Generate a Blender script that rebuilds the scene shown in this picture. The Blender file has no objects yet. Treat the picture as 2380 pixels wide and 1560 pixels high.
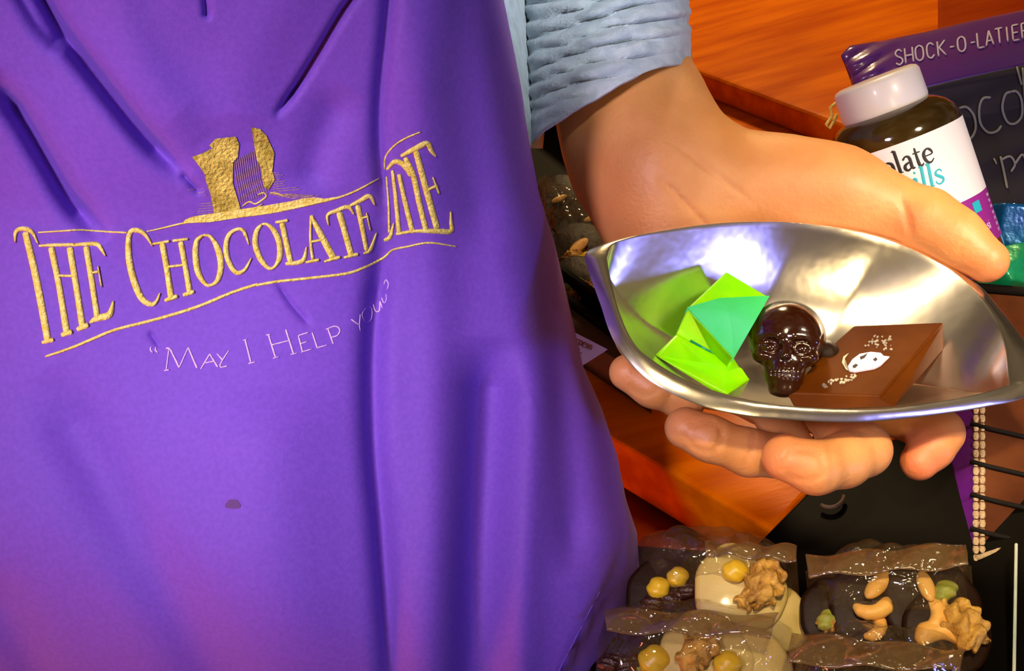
import bpy, bmesh, math, random
import numpy as np
from mathutils import Vector, Matrix
random.seed(7); rng = np.random.RandomState(7)
S = bpy.context.scene
COL = S.collection
# ------------------------------------------------------------------ camera
FPX = 2552.0
PITCH, ROLL = math.radians(35), math.radians(15)
CAM = np.array([0.0, 0.0, 1.50])
fwd = np.array([0, math.cos(PITCH), -math.sin(PITCH)])
r0 = np.array([1.0, 0, 0]); u0 = np.array([0, math.sin(PITCH), math.cos(PITCH)])
RT = math.cos(ROLL)*r0 - math.sin(ROLL)*u0
UP = math.sin(ROLL)*r0 + math.cos(ROLL)*u0
cd = bpy.data.cameras.new('camera'); cam = bpy.data.objects.new('camera', cd); COL.objects.link(cam)
cd.lens = 36*FPX/2380; cd.sensor_width = 36; cd.clip_start = 0.01
cam.matrix_world = Matrix(((RT[0], UP[0], -fwd[0], CAM[0]), (RT[1], UP[1], -fwd[1], CAM[1]), (RT[2], UP[2], -fwd[2], CAM[2]), (0, 0, 0, 1)))
S.camera = cam
S.view_settings.view_transform = 'Standard'; S.view_settings.look = 'None'
S.view_settings.exposure = 0.15; S.view_settings.gamma = 1
# ------------------------------------------------------------------ light
w = bpy.data.worlds.new('world'); S.world = w; w.use_nodes = True
# a warm dim shop interior all round: soft brown with paler patches
_nt = w.node_tree; _bg = _nt.nodes['Background']; _bg.inputs[1].default_value = 0.20
_tc = _nt.nodes.new('ShaderNodeTexCoord'); _n = _nt.nodes.new('ShaderNodeTexNoise'); _n.inputs['Scale'].default_value = 3.2; _n.inputs['Detail'].default_value = 3
_r = _nt.nodes.new('ShaderNodeValToRGB'); _r.color_ramp.elements[0].position = .40; _r.color_ramp.elements[1].position = .66
_r.color_ramp.elements[0].color = (0.10, 0.055, 0.03, 1); _r.color_ramp.elements[1].color = (1.0, 0.74, 0.42, 1)
_nt.links.new(_tc.outputs['Generated'], _n.inputs['Vector']); _nt.links.new(_n.outputs['Fac'], _r.inputs[0]); _nt.links.new(_r.outputs[0], _bg.inputs[0])
def light(name, loc, target, energy, size, col, size_y=None, spread=None):
    l = bpy.data.lights.new(name, 'AREA'); l.energy = energy; l.color = col; l.size = size
    if size_y: l.shape = 'RECTANGLE'; l.size_y = size_y
    else: l.shape = 'DISK'
    if spread: l.spread = spread
    o = bpy.data.objects.new(name, l); COL.objects.link(o); o.location = loc
    o.rotation_euler = (Vector(target)-Vector(loc)).to_track_quat('-Z', 'Y').to_euler(); return o
light('ceiling_lamp_light', (-0.36, -0.14, 1.84), (-0.085, 0.42, 1.215), 0.37, 0.12, (1.0, 0.80, 0.98), spread=math.radians(38))
light('bowl_glare_light', (0.34, -0.62, 1.54), (0.205, 0.44, 1.150), 0.075, 0.18, (1.0, 0.76, 0.42), size_y=0.34, spread=math.radians(22))  # added light behind the camera, gives the bowl its warm glare
light('hand_fill_light', (0.46, 0.12, 1.60), (0.225, 0.45, 1.155), 0.19, 0.07, (1.0, 0.80, 0.55), spread=math.radians(32))  # added narrow light that brightens the hand; no lamp is seen there
light('bag_fill_light', (0.10, -0.05, 1.95), (0.17, 0.36, 1.07), 0.13, 0.05, (1.0, 0.78, 0.45), spread=math.radians(22))  # added to brighten the bags and put glints on their film
light('blue_fill_light', (0.95, -0.45, 1.02), (0.05, 0.45, 1.15), 3.0, 0.17, (0.22, 0.24, 1.0))  # unseen blue fill added from the right for apron and bowl
light('sleeve_fill_light', (0.30, -0.12, 2.00), (0.080, 0.57, 1.350), 0.07, 0.06, (0.86, 0.93, 1.0), spread=math.radians(14))  # cool narrow light added just to brighten the sleeve
light('red_fill_light', (-0.9, 0.0, 0.8), (-0.2, 0.45, 1.05), 4.5, 0.3, (1.0, 0.20, 0.12))  # red fill added at the lower left to redden the apron
light('back_lamp_light', (0.5, 1.7, 2.1), (0.3, 0.8, 1.07), 13, 0.2, (1.0, 0.70, 0.33))
# ------------------------------------------------------------------ pixel helpers (rays of the photograph met with real surfaces)
def ray(px, py):
    px = np.asarray(px, float); py = np.asarray(py, float)
    return fwd + RT*((px-1190)/FPX)[..., None] + UP*((780-py)/FPX)[..., None]
def C(px, py, d): return CAM + ray(px, py)*np.asarray(d, float)[..., None]
def PZ(px, py, z):
    r = ray(px, py); return CAM + r*((z-CAM[2])/r[..., 2])[..., None]
# ------------------------------------------------------------------ materials
def mat(name, col, rough=0.5, metal=0.0, spec=0.5, bump=0.0, bscale=200, col2=None, cscale=30, stretch=(1, 1, 1), sss=0, ssr=(1, .3, .1), sheen=0, coat=0, crough=0.1, trans=0, alpha=None, cpow=(0.35, 0.65), wave=False, attr=None, acol=None, sheencol=None, detail=3):
    m = bpy.data.materials.new(name); m.use_nodes = True
    nt = m.node_tree; b = nt.nodes['Principled BSDF']
    b.inputs['Base Color'].default_value = (*col, 1); b.inputs['Roughness'].default_value = rough
    b.inputs['Metallic'].default_value = metal; b.inputs['Specular IOR Level'].default_value = spec
    b.inputs['Coat Weight'].default_value = coat; b.inputs['Coat Roughness'].default_value = crough
    b.inputs['Transmission Weight'].default_value = trans
    if sss:
        b.inputs['Subsurface Weight'].default_value = sss; b.inputs['Subsurface Radius'].default_value = ssr; b.inputs['Subsurface Scale'].default_value = 0.004
    if sheen:
        b.inputs['Sheen Weight'].default_value = sheen; b.inputs['Sheen Roughness'].default_value = 0.4
        if sheencol: b.inputs['Sheen Tint'].default_value = (*sheencol, 1)
    tc = nt.nodes.new('ShaderNodeTexCoord'); mp = nt.nodes.new('ShaderNodeMapping'); mp.inputs['Scale'].default_value = stretch
    nt.links.new(tc.outputs['Object'], mp.inputs['Vector'])
    out = None
    if col2:
        n = nt.nodes.new('ShaderNodeTexNoise'); n.inputs['Scale'].default_value = cscale; n.inputs['Detail'].default_value = detail
        nt.links.new(mp.outputs[0], n.inputs['Vector'])
        cr = nt.nodes.new('ShaderNodeValToRGB'); cr.color_ramp.elements[0].position = cpow[0]; cr.color_ramp.elements[1].position = cpow[1]
        cr.color_ramp.elements[0].color = (*col, 1); cr.color_ramp.elements[1].color = (*col2, 1)
        nt.links.new(n.outputs['Fac'], cr.inputs[0]); out = cr.outputs[0]
    if attr:
        at = nt.nodes.new('ShaderNodeAttribute'); at.attribute_name = attr
        mx = nt.nodes.new('ShaderNodeMix'); mx.data_type = 'RGBA'
        nt.links.new(at.outputs['Fac'], mx.inputs['Factor'])
        if out: nt.links.new(out, mx.inputs['A'])
        else: mx.inputs['A'].default_value = (*col, 1)
        mx.inputs['B'].default_value = (*acol, 1); out = mx.outputs['Result']
    if out: nt.links.new(out, b.inputs['Base Color'])
    if bump:
        n2 = nt.nodes.new('ShaderNodeTexNoise'); n2.inputs['Scale'].default_value = bscale; n2.inputs['Detail'].default_value = 4
        nt.links.new(mp.outputs[0], n2.inputs['Vector'])
        bp = nt.nodes.new('ShaderNodeBump'); bp.inputs['Strength'].default_value = bump; bp.inputs['Distance'].default_value = 0.002
        nt.links.new(n2.outputs['Fac'], bp.inputs['Height']); nt.links.new(bp.outputs[0], b.inputs['Normal'])
    return m
def film(name, tint=(1, 1, 1), gl=0.065, milk=0.0, milkcol=(0.6, 0.5, 0.35), bscale=60, bump=0.7):
    m = bpy.data.materials.new(name); m.use_nodes = True; nt = m.node_tree; nt.nodes.clear()
    o = nt.nodes.new('ShaderNodeOutputMaterial'); t = nt.nodes.new('ShaderNodeBsdfTransparent'); t.inputs[0].default_value = (*tint, 1)
    g = nt.nodes.new('ShaderNodeBsdfGlossy'); g.inputs['Roughness'].default_value = 0.07; g.inputs[0].default_value = (1, .97, .9, 1)
    df = nt.nodes.new('ShaderNodeBsdfDiffuse'); df.inputs[0].default_value = (*milkcol, 1)
    n = nt.nodes.new('ShaderNodeTexNoise'); n.inputs['Scale'].default_value = bscale; n.inputs['Distortion'].default_value = 1.5
    tc = nt.nodes.new('ShaderNodeTexCoord'); nt.links.new(tc.outputs['Object'], n.inputs['Vector'])
    bp = nt.nodes.new('ShaderNodeBump'); bp.inputs['Strength'].default_value = bump; bp.inputs['Distance'].default_value = 0.004
    nt.links.new(n.outputs['Fac'], bp.inputs['Height']); nt.links.new(bp.outputs[0], g.inputs['Normal'])
    lw = nt.nodes.new('ShaderNodeLayerWeight'); lw.inputs[0].default_value = 0.35; nt.links.new(bp.outputs[0], lw.inputs['Normal'])
    mt = nt.nodes.new('ShaderNodeMath'); mt.operation = 'MULTIPLY_ADD'; mt.inputs[1].default_value = 0.22; mt.inputs[2].default_value = gl
    nt.links.new(lw.outputs['Fresnel'], mt.inputs[0])
    m1 = nt.nodes.new('ShaderNodeMixShader'); m1.inputs[0].default_value = milk; nt.links.new(t.outputs[0], m1.inputs[1]); nt.links.new(df.outputs[0], m1.inputs[2])
    m2 = nt.nodes.new('ShaderNodeMixShader'); nt.links.new(mt.outputs[0], m2.inputs[0]); nt.links.new(m1.outputs[0], m2.inputs[1]); nt.links.new(g.outputs[0], m2.inputs[2])
    nt.links.new(m2.outputs[0], o.inputs[0]); return m
M = {}
M['apron'] = mat('apron_cloth', (0.165, 0.058, 0.49), 0.75, bump=0.12, bscale=1500, col2=(0.190, 0.068, 0.54), cscale=500, sheen=0.25, sheencol=(.6, .45, 1))
M['stain'] = mat('chocolate_stain', (0.13, 0.05, 0.20), 0.9)
M['gold'] = mat('gold_thread', (0.78, 0.64, 0.07), 0.42, metal=0.1, bump=0.6, bscale=900, col2=(1.0, 0.90, 0.24), cscale=500)
M['olive'] = mat('olive_gold_thread', (0.38, 0.31, 0.02), 0.45, metal=0.2, bump=0.9, bscale=700, col2=(0.84, 0.74, 0.12), cscale=110)
M['dullgold'] = mat('mauve_gold_thread', (0.42, 0.22, 0.30), 0.5, bump=0.8, bscale=900, col2=(0.60, 0.42, 0.20), cscale=300)
M['pink'] = mat('pale_pink_thread', (0.80, 0.58, 0.78), 0.5, bump=0.5, bscale=900)
M['shirt'] = mat('grey_shirt_cloth', (0.42, 0.50, 0.55), 0.85, bump=0.5, bscale=800, col2=(0.56, 0.64, 0.68), cscale=120, sheen=0.2)
M['skin'] = mat('skin', (0.66, 0.29, 0.085), 0.5, bump=0.2, bscale=420, col2=(0.76, 0.36, 0.12), cscale=40, sss=0.25, attr='tint', acol=(0.70, 0.17, 0.07), coat=0.08, crough=0.35)
M['metal'] = mat('polished_aluminium', (0.86, 0.78, 0.64), 0.22, metal=1.0, bump=0.5, bscale=18, col2=(0.96, 0.90, 0.80), cscale=50)
M['wood'] = mat('orange_varnished_wood', (0.62, 0.10, 0.0), 0.32, bump=0.12, bscale=60, col2=(0.88, 0.19, 0.0), cscale=9, stretch=(1.0, 6, 6), coat=0.06, crough=0.2, spec=0.04, detail=6)
M['woodred'] = mat('red_brown_varnished_wood', (0.30, 0.03, 0.001), 0.3, bump=0.1, bscale=60, col2=(0.40, 0.055, 0.002), cscale=9, stretch=(1.0, 6, 6), coat=0.03, spec=0.04, detail=6)
M['black'] = mat('black_plastic', (0.002, 0.0015, 0.001), 0.5, spec=0.05, bump=0.1, bscale=30)
M['blackmatt'] = mat('black_lining', (0.006, 0.004, 0.003), 0.7, spec=0.15)
M['brownboard'] = mat('dark_olive_board', (0.06, 0.035, 0.012), 0.6, col2=(0.09, 0.05, 0.02), cscale=60)
M['choc'] = mat('glossy_dark_chocolate', (0.026, 0.0045, 0.0005), 0.14, spec=0.7, bump=0.15, bscale=120, coat=0.6, crough=0.08)
M['milk'] = mat('milk_chocolate', (0.070, 0.015, 0.0), 0.5, spec=0.1, bump=0.15, bscale=90, col2=(0.10, 0.024, 0.0), cscale=40)
M['dchoc'] = mat('matt_dark_chocolate', (0.014, 0.004, 0.001), 0.5, spec=0.15, bump=0.3, bscale=120)
M['green'] = mat('lime_green_wrapper', (0.26, 0.94, 0.0), 0.22, bump=0.12, bscale=50, col2=(0.42, 1.0, 0.0), cscale=30, coat=0.8, crough=0.06, sss=0.3, ssr=(.4, 1, .1))
M['teal'] = mat('mint_green_wrapper', (0.05, 0.72, 0.16), 0.15, bump=0.12, bscale=60, coat=1.0, crough=0.05, col2=(0.10, 0.80, 0.34), cscale=30)
M['white'] = mat('white_plastic', (0.80, 0.78, 0.82), 0.35, coat=0.2)
M['label'] = mat('white_paper_label', (0.95, 0.93, 0.95), 0.5)
M['magenta'] = mat('magenta_print', (0.32, 0.02, 0.30), 0.45)
M['cyan'] = mat('cyan_print', (0.02, 0.50, 0.62), 0.5)
M['ink'] = mat('black_ink', (0.02, 0.015, 0.015), 0.6)
M['redink'] = mat('brown_ink', (0.30, 0.10, 0.05), 0.6)
M['bottle'] = mat('dark_brown_glass', (0.020, 0.010, 0.002), 0.07, coat=0.6, col2=(0.05, 0.028, 0.005), cscale=25, bump=0.3, bscale=40)
M['purplebag'] = mat('purple_film_print', (0.16, 0.035, 0.28), 0.3, bump=0.5, bscale=20, coat=0.7, crough=0.12)
M['slate'] = mat('dark_slate_print', (0.045, 0.040, 0.060), 0.3, bump=0.2, bscale=20, coat=0.5, crough=0.15)
M['chalk'] = mat('chalk_print', (0.42, 0.44, 0.40), 0.8)
M['lilac'] = mat('lilac_print', (0.70, 0.62, 0.85), 0.6)
M['blue'] = mat('blue_foil', (0.0, 0.08, 0.40), 0.25, bump=0.8, bscale=60, coat=0.5, metal=0.3, col2=(0.0, 0.16, 0.45), cscale=80)
M['gfoil'] = mat('green_foil', (0.0, 0.30, 0.13), 0.25, bump=0.8, bscale=60, coat=0.5, metal=0.2, col2=(0.02, 0.48, 0.22), cscale=70)
M['violet'] = mat('violet_cardboard', (0.11, 0.006, 0.22), 0.5, bump=0.2, bscale=200)
M['stitch'] = mat('beige_stitching', (0.50, 0.36, 0.22), 0.7, bump=0.9, bscale=700)
M['brown'] = mat('brown_glossy_board', (0.06, 0.014, 0.004), 0.4, bump=0.3, bscale=90, col2=(0.11, 0.032, 0.010), cscale=35, coat=0.08, spec=0.2)
M['wchoc'] = mat('white_chocolate', (0.55, 0.41, 0.12), 0.4, bump=0.2, bscale=90, coat=0.2)
M['nut'] = mat('roasted_cashew', (0.72, 0.36, 0.06), 0.5, bump=0.2, bscale=200, col2=(0.80, 0.46, 0.11), cscale=60)
M['walnut'] = mat('walnut', (0.34, 0.16, 0.02), 0.6, bump=1.0, bscale=260, col2=(0.66, 0.38, 0.06), cscale=130)
M['pistachio'] = mat('pistachio', (0.22, 0.25, 0.02), 0.55, bump=0.5, bscale=200, col2=(0.35, 0.30, 0.05), cscale=120)
M['raisin'] = mat('raisin', (0.035, 0.008, 0.004), 0.4, bump=0.9, bscale=250)
M['yellow'] = mat('candied_yellow_fruit', (0.72, 0.46, 0.02), 0.35, bump=0.3, bscale=150)
M['film'] = film('clear_bag_film', milk=0.07, milkcol=(0.25, 0.16, 0.05))
M['flap'] = film('folded_bag_film', milk=0.38, milkcol=(0.20, 0.115, 0.04), gl=0.06, bscale=35)
M['glass'] = film('clear_glass', gl=0.3, bump=0.02)
M['floor'] = mat('floor_wood', (0.16, 0.07, 0.03), 0.5, col2=(0.22, 0.10, 0.04), cscale=6, stretch=(1, 8, 1))
M['wall'] = mat('wall_paint', (0.35, 0.20, 0.10), 0.8, bump=0.2, bscale=60, col2=(0.40, 0.24, 0.12), cscale=5)
M['denim'] = mat('dark_trousers', (0.03, 0.03, 0.045), 0.9, bump=0.4, bscale=600)
# ------------------------------------------------------------------ object helpers
def empty(name, loc, label, cat, group=None):
    o = bpy.data.objects.new(name, None); COL.objects.link(o); o.location = Vector(loc); o.empty_display_size = 0.02
    tag(o, label, cat, group); return o
def tag(o, label, cat, group=None):
    o['label'] = label; o['category'] = cat
    if group: o['group'] = group
    return o
def link(name, me, m, parent=None, smooth=True):
    o = bpy.data.objects.new(name, me); COL.objects.link(o)
    if m is not None and not me.materials: me.materials.append(M[m] if isinstance(m, str) else m)
    if smooth:
        for p in me.polygons: p.use_smooth = True
    if parent is not None:
        o.parent = parent
        W = Matrix.Identity(4); q = parent
        while q is not None: W = q.matrix_basis @ W if q.parent is None else q.matrix_basis @ W; q = q.parent
        o.matrix_basis = W.inverted()
    return o
def recentre(o):
    """move a top-level mesh's origin to its lowest middle point"""
    n = len(o.data.vertices); co = np.empty(n*3); o.data.vertices.foreach_get('co', co); co = co.reshape(-1, 3)
    c = (co.min(0)+co.max(0))/2; c[2] = co[:, 2].min(); o.data.vertices.foreach_set('co', (co-c).ravel()); o.location = Vector(c); return o
def mesh(name, verts, faces, m, parent=None, smooth=True, weld=False, uvs=None):
    me = bpy.data.meshes.new(name); me.from_pydata([tuple(map(float, v)) for v in verts], [], [tuple(int(i) for i in f) for f in faces])
    if weld:
        bm = bmesh.new(); bm.from_mesh(me); bmesh.ops.remove_doubles(bm, verts=bm.verts, dist=1e-5); bmesh.ops.recalc_face_normals(bm, faces=bm.faces); bm.to_mesh(me); bm.free()
    me.update(); return link(name, me, m, parent, smooth)
def gridfaces(nr, nc, closed_c=False, off=0):
    f = []
    for i in range(nr-1):
        for j in range(nc-1 if not closed_c else nc):
            k = (j+1) % nc
            f.append((off+i*nc+j, off+i*nc+k, off+(i+1)*nc+k, off+(i+1)*nc+j))
    return f
def grid(name, P, m, parent=None, closed_c=False, thick=None, caps=False):
    nr, nc = P.shape[:2]; v = P.reshape(-1, 3); f = gridfaces(nr, nc, closed_c)
    if caps: f += [tuple(range(nc))[::-1], tuple((nr-1)*nc+j for j in range(nc))]
    o = mesh(name, v, f, m, parent)
    if thick:
        s = o.modifiers.new('s', 'SOLIDIFY'); s.thickness = thick; s.offset = 0
    return o
def bevel(o, w_, seg=2):
    b = o.modifiers.new('b', 'BEVEL'); b.width = w_; b.segments = seg; b.limit_method = 'ANGLE'; b.angle_limit = math.radians(35); return o
def prism(name, pts, vec, m, parent=None, bev=0.002, smooth=False):
    n = len(pts); pts = [np.array(p, float) for p in pts]; vec = np.array(vec, float)
    v = pts+[p+vec for p in pts]; f = [tuple(range(n)), tuple(range(2*n-1, n-1, -1))]+[(i, (i+1) % n, n+(i+1) % n, n+i) for i in range(n)]
    me = bpy.data.meshes.new(name); me.from_pydata([tuple(p) for p in v], [], f)
    bm = bmesh.new(); bm.from_mesh(me); bmesh.ops.recalc_face_normals(bm, faces=bm.faces)
    if bev: bmesh.ops.bevel(bm, geom=list(bm.edges), offset=bev, segments=3, profile=0.5, affect='EDGES', clamp_overlap=True)
    bm.to_mesh(me); bm.free(); return link(name, me, m, parent, smooth)
def tube(name, pts, r, m, parent=None, seg=10, flat=1.0):
    pts = [np.array(p, float) for p in pts]; n = len(pts); rr = r if hasattr(r, '__len__') else [r]*n
    rows = []
    for i, p in enumerate(pts):
        t = pts[min(i+1, n-1)]-pts[max(i-1, 0)]; t /= np.linalg.norm(t)+1e-12
        a = np.cross(t, [0.1, 0.2, 1]); a /= np.linalg.norm(a); b = np.cross(t, a)
        rows.append([p+rr[i]*(math.cos(k*2*math.pi/seg)*a+flat*math.sin(k*2*math.pi/seg)*b) for k in range(seg)])
    return grid(name, np.array(rows), m, parent, closed_c=True, caps=True)
def smooth_poly(pts, n=8):
    """Catmull-Rom through points (any dimension)"""
    P = np.array(pts, float)
    if len(P) < 3: return np.array([P[0]+(P[-1]-P[0])*t for t in np.linspace(0, 1, n+1)])
    Q = np.vstack([2*P[0]-P[1], P, 2*P[-1]-P[-2]]); out = []
    for i in range(1, len(Q)-2):
        for t in np.linspace(0, 1, n, endpoint=False):
            a, b, c, d = Q[i-1], Q[i], Q[i+1], Q[i+2]
            out.append(0.5*((2*b)+(c-a)*t+(2*a-5*b+4*c-d)*t*t+(-a+3*b-3*c+d)*t**3))
    out.append(P[-1]); return np.array(out)
def resample(P, n):
    s = np.r_[0, np.cumsum(np.linalg.norm(np.diff(P, axis=0), axis=1))]; t = np.linspace(0, s[-1], n)
    return np.stack([np.interp(t, s, P[:, k]) for k in range(P.shape[1])], 1)
# ---- domed strokes laid on a surface: surf(x, y, lift) -> world
def strokes(name, items, surf, m, parent, lift=0.0010, step=6.0, base=0.0002):
    V, F = [], []
    prof = [(-1, 0), (-0.75, 0.65), (0, 1), (0.75, 0.65), (1, 0)]
    for it in items:
        P = np.array([(p[0], p[1], p[2]) for p in it], float)
        P = smooth_poly(P, 6) if len(P) > 2 else P
        L = np.linalg.norm(np.diff(P[:, :2], axis=0), axis=1).sum()
        P = resample(P, max(3, int(L/step)+1))
        T = np.gradient(P[:, :2], axis=0); T /= np.linalg.norm(T, axis=1)[:, None]+1e-9
        N_ = np.stack([-T[:, 1], T[:, 0]], 1); off = len(V); nP = len(P)
        wv = P[:, 2]/2.0
        wv = wv.copy(); wv[0] *= .75; wv[-1] *= .75
        for a, h in prof:
            q = P[:, :2]+N_*(wv*a)[:, None]
            V += list(surf(q[:, 0], q[:, 1], base+lift*h))
        for a in range(4):
            for i in range(nP-1):
                F.append((off+a*nP+i, off+a*nP+i+1, off+(a+1)*nP+i+1, off+(a+1)*nP+i))
        F.append(tuple(off+a*nP for a in range(5))); F.append(tuple(off+a*nP+nP-1 for a in range(4, -1, -1)))
    return mesh(name, V, F, m, parent, weld=False)
def patch(name, polys, surf, m, parent, lift=0.0012, cuts=2):
    bm = bmesh.new()
    for poly in polys:
        vs = [bm.verts.new((x, y, 0)) for x, y in poly]; bm.faces.new(vs)
    bmesh.ops.triangulate(bm, faces=bm.faces); 
    for _ in range(cuts):
        bmesh.ops.subdivide_edges(bm, edges=list(bm.edges), cuts=1, use_grid_fill=True); bmesh.ops.triangulate(bm, faces=bm.faces)
    r = bmesh.ops.extrude_face_region(bm, geom=list(bm.faces)); top = {v for v in r['geom'] if isinstance(v, bmesh.types.BMVert)}
    for v in bm.verts: v.co = Vector(surf(np.array([v.co.x]), np.array([v.co.y]), lift if v in top else -0.0004)[0])
    bmesh.ops.recalc_face_normals(bm, faces=bm.faces)
    me = bpy.data.meshes.new(name); bm.to_mesh(me); bm.free(); return link(name, me, m, parent, smooth=False)
# ---- signed distance modelling with naive surface nets
def rcone(p, a, b, ra, rb):
    a = np.array(a); b = np.array(b); ab = b-a; t = np.clip(((p-a)@ab)/(ab@ab), 0, 1)
    return np.linalg.norm(p-a-t[..., None]*ab, axis=-1)-(ra+(rb-ra)*t)
def ell(p, c, r, Rm=None):
    q = p-np.array(c)
    if Rm is not None: q = q@Rm
    r = np.array(r); k = np.linalg.norm(q/r, axis=-1); return (k-1)*r.min()
def smin(a, b, k): h = np.clip(.5+.5*(b-a)/k, 0, 1); return b+(a-b)*h-k*h*(1-h)
def smax(a, b, k): return -smin(-a, -b, k)
def snet(name, f, lo, hi, h, m, parent=None, attr=None, iters=3):
    ax = [np.arange(lo[i], hi[i]+h, h) for i in range(3)]; n = [len(a) for a in ax]
    vals = np.empty(n)
    yy, zz = np.meshgrid(ax[1], ax[2], indexing='ij')
    for i, x in enumerate(ax[0]): vals[i] = f(np.stack([np.full_like(yy, x), yy, zz], -1))
    s = vals < 0
    cs = np.zeros([k-1 for k in n], int)
    cor = [(a, b, c) for a in (0, 1) for b in (0, 1) for c in (0, 1)]
    def sub(A, c): return A[c[0]:n[0]-1+c[0], c[1]:n[1]-1+c[1], c[2]:n[2]-1+c[2]]
    for c in cor: cs += sub(s, c)
    idx = np.argwhere((cs > 0) & (cs < 8)); acc = np.zeros((len(idx), 3)); cnt = np.zeros(len(idx))
    for c in cor:
        for a in range(3):
            if c[a]: continue
            d = list(c); d[a] = 1
            v1 = vals[idx[:, 0]+c[0], idx[:, 1]+c[1], idx[:, 2]+c[2]]; v2 = vals[idx[:, 0]+d[0], idx[:, 1]+d[1], idx[:, 2]+d[2]]
            k = (v1 < 0) != (v2 < 0); t = np.where(k, v1/np.where(k, v1-v2, 1), 0)
            pos = np.array(c, float)+np.zeros((len(idx), 3)); pos[:, a] += t
            acc += pos*k[:, None]; cnt += k
    P = (idx+acc/cnt[:, None])*h+np.array(lo)
    imap = -np.ones([k-1 for k in n], int); imap[idx[:, 0], idx[:, 1], idx[:, 2]] = np.arange(len(idx))
    F = []
    for a in range(3):
        sl1 = [slice(None)]*3; sl2 = [slice(None)]*3; sl1[a] = slice(0, n[a]-1); sl2[a] = slice(1, n[a])
        e = np.argwhere(s[tuple(sl1)] != s[tuple(sl2)]); b, c = (a+1) % 3, (a+2) % 3
        e = e[(e[:, b] > 0) & (e[:, c] > 0) & (e[:, b] < n[b]-1) & (e[:, c] < n[c]-1)]
        q = []
        for db, dc in ((1, 1), (0, 1), (0, 0), (1, 0)):
            g = e.copy(); g[:, b] -= db; g[:, c] -= dc; q.append(imap[g[:, 0], g[:, 1], g[:, 2]])
        q = np.stack(q, 1); fl = s[e[:, 0], e[:, 1], e[:, 2]]; q[~fl] = q[~fl][:, ::-1]; F.append(q)
    F = np.vstack(F); ep = h*0.25
    for _ in range(iters):
        v0 = f(P); g = np.stack([f(P+np.eye(3)[k]*ep)-f(P-np.eye(3)[k]*ep) for k in range(3)], -1)/(2*ep)
        g2 = (g**2).sum(-1)+1e-3; st = np.clip(v0/g2, -h, h); P = P-(g*st[:, None])*0.8
    me = bpy.data.meshes.new(name); me.vertices.add(len(P)); me.vertices.foreach_set('co', P.ravel())
    me.loops.add(F.size); me.loops.foreach_set('vertex_index', F.ravel().astype(np.int32)); me.polygons.add(len(F))
    me.polygons.foreach_set('loop_start', np.arange(0, F.size, 4, dtype=np.int32)); me.update(calc_edges=True); me.validate()
    if attr is not None:
        at = me.attributes.new('tint', 'FLOAT', 'POINT'); at.data.foreach_set('value', np.clip(attr(P), 0, 1))
    return link(name, me, m, parent)
# ================================================================== THE SETTING
def structure(o): o['kind'] = 'structure'; return o
structure(prism('floor', [(-1.6, -0.8, -0.02), (1.9, -0.8, -0.02), (1.9, 2.2, -0.02), (-1.6, 2.2, -0.02)], (0, 0, 0.02), 'floor', bev=0))
structure(prism('wall_back', [(-1.6, 2.2, 0), (1.9, 2.2, 0), (1.9, 2.26, 0), (-1.6, 2.26, 0)], (0, 0, 2.7), 'wall', bev=0))
ZC = 1.07
# ================================================================== COUNTER
cnt = empty('wooden_counter', (PZ(1800, 900, 0.0)), 'orange varnished wooden counter behind the hand and the bowl', 'counter')
e1 = PZ(1410, 1012, ZC); e2 = PZ(1797, 1234, ZC); ed = e2-e1; eL = e1-ed*3.6
e3 = PZ(1872, 1150, ZC); 
prism('worktop', [eL, e2, e3, PZ(1958, 1058, ZC), PZ(2150, 995, ZC), PZ(2500, 950, ZC), np.array([1.5, 1.95, ZC]), np.array([-0.7, 1.95, ZC])], (0, 0, -0.042), 'wood', cnt, bev=0.003)
inn = np.cross(ed/np.linalg.norm(ed), [0, 0, 1]); inn = -inn if inn[1] < 0 else inn
prism('lower_ledge', [PZ(1380, 1080, ZC-.047), PZ(1380, 1330, ZC-.047), PZ(1700, 1330, ZC-.047), PZ(1760, 1240, ZC-.047)], (0, 0, -.02), 'woodred', cnt, bev=0.002)
prism('base_cabinet', [eL+inn*0.06-[0, 0, .042], e2+inn*0.06-ed*0.10-[0, 0, .042], e3+[0.0, 0.06, -.042], np.array([1.3, 1.85, ZC-.042]), np.array([-0.6, 1.85, ZC-.042])], (0, 0, -(ZC-.042)), 'woodred', cnt, bev=0.002)
# raised wooden step behind the arm
Z2 = ZC+0.024
s1 = PZ(1600, 158, Z2); s2 = PZ(1985, 300, Z2); sd = s2-s1; sn = np.cross(sd/np.linalg.norm(sd), [0, 0, 1]); sn = -sn if sn[1] < 0 else sn
st = prism('wooden_riser', [s1-sd*0.8, s2, s2+sn*0.26, s1-sd*0.8+sn*0.26], (0, 0, -(Z2-ZC)), 'wood', bev=0.004)
tag(recentre(st), 'orange wooden riser block on the counter behind the forearm and white cap bottle', 'riser')
q1 = PZ(2182, 20, Z2)
st = prism('wooden_board', [PZ(2180, 75, ZC+.03), PZ(2700, 75, ZC+.03), PZ(2700, -60, ZC+.03), PZ(2180, -60, ZC+.03)], (0, 0, -0.029), 'woodred', bev=0.003)
tag(recentre(st), 'dark red brown wooden board at the top right behind the purple pouch', 'board')
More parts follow.
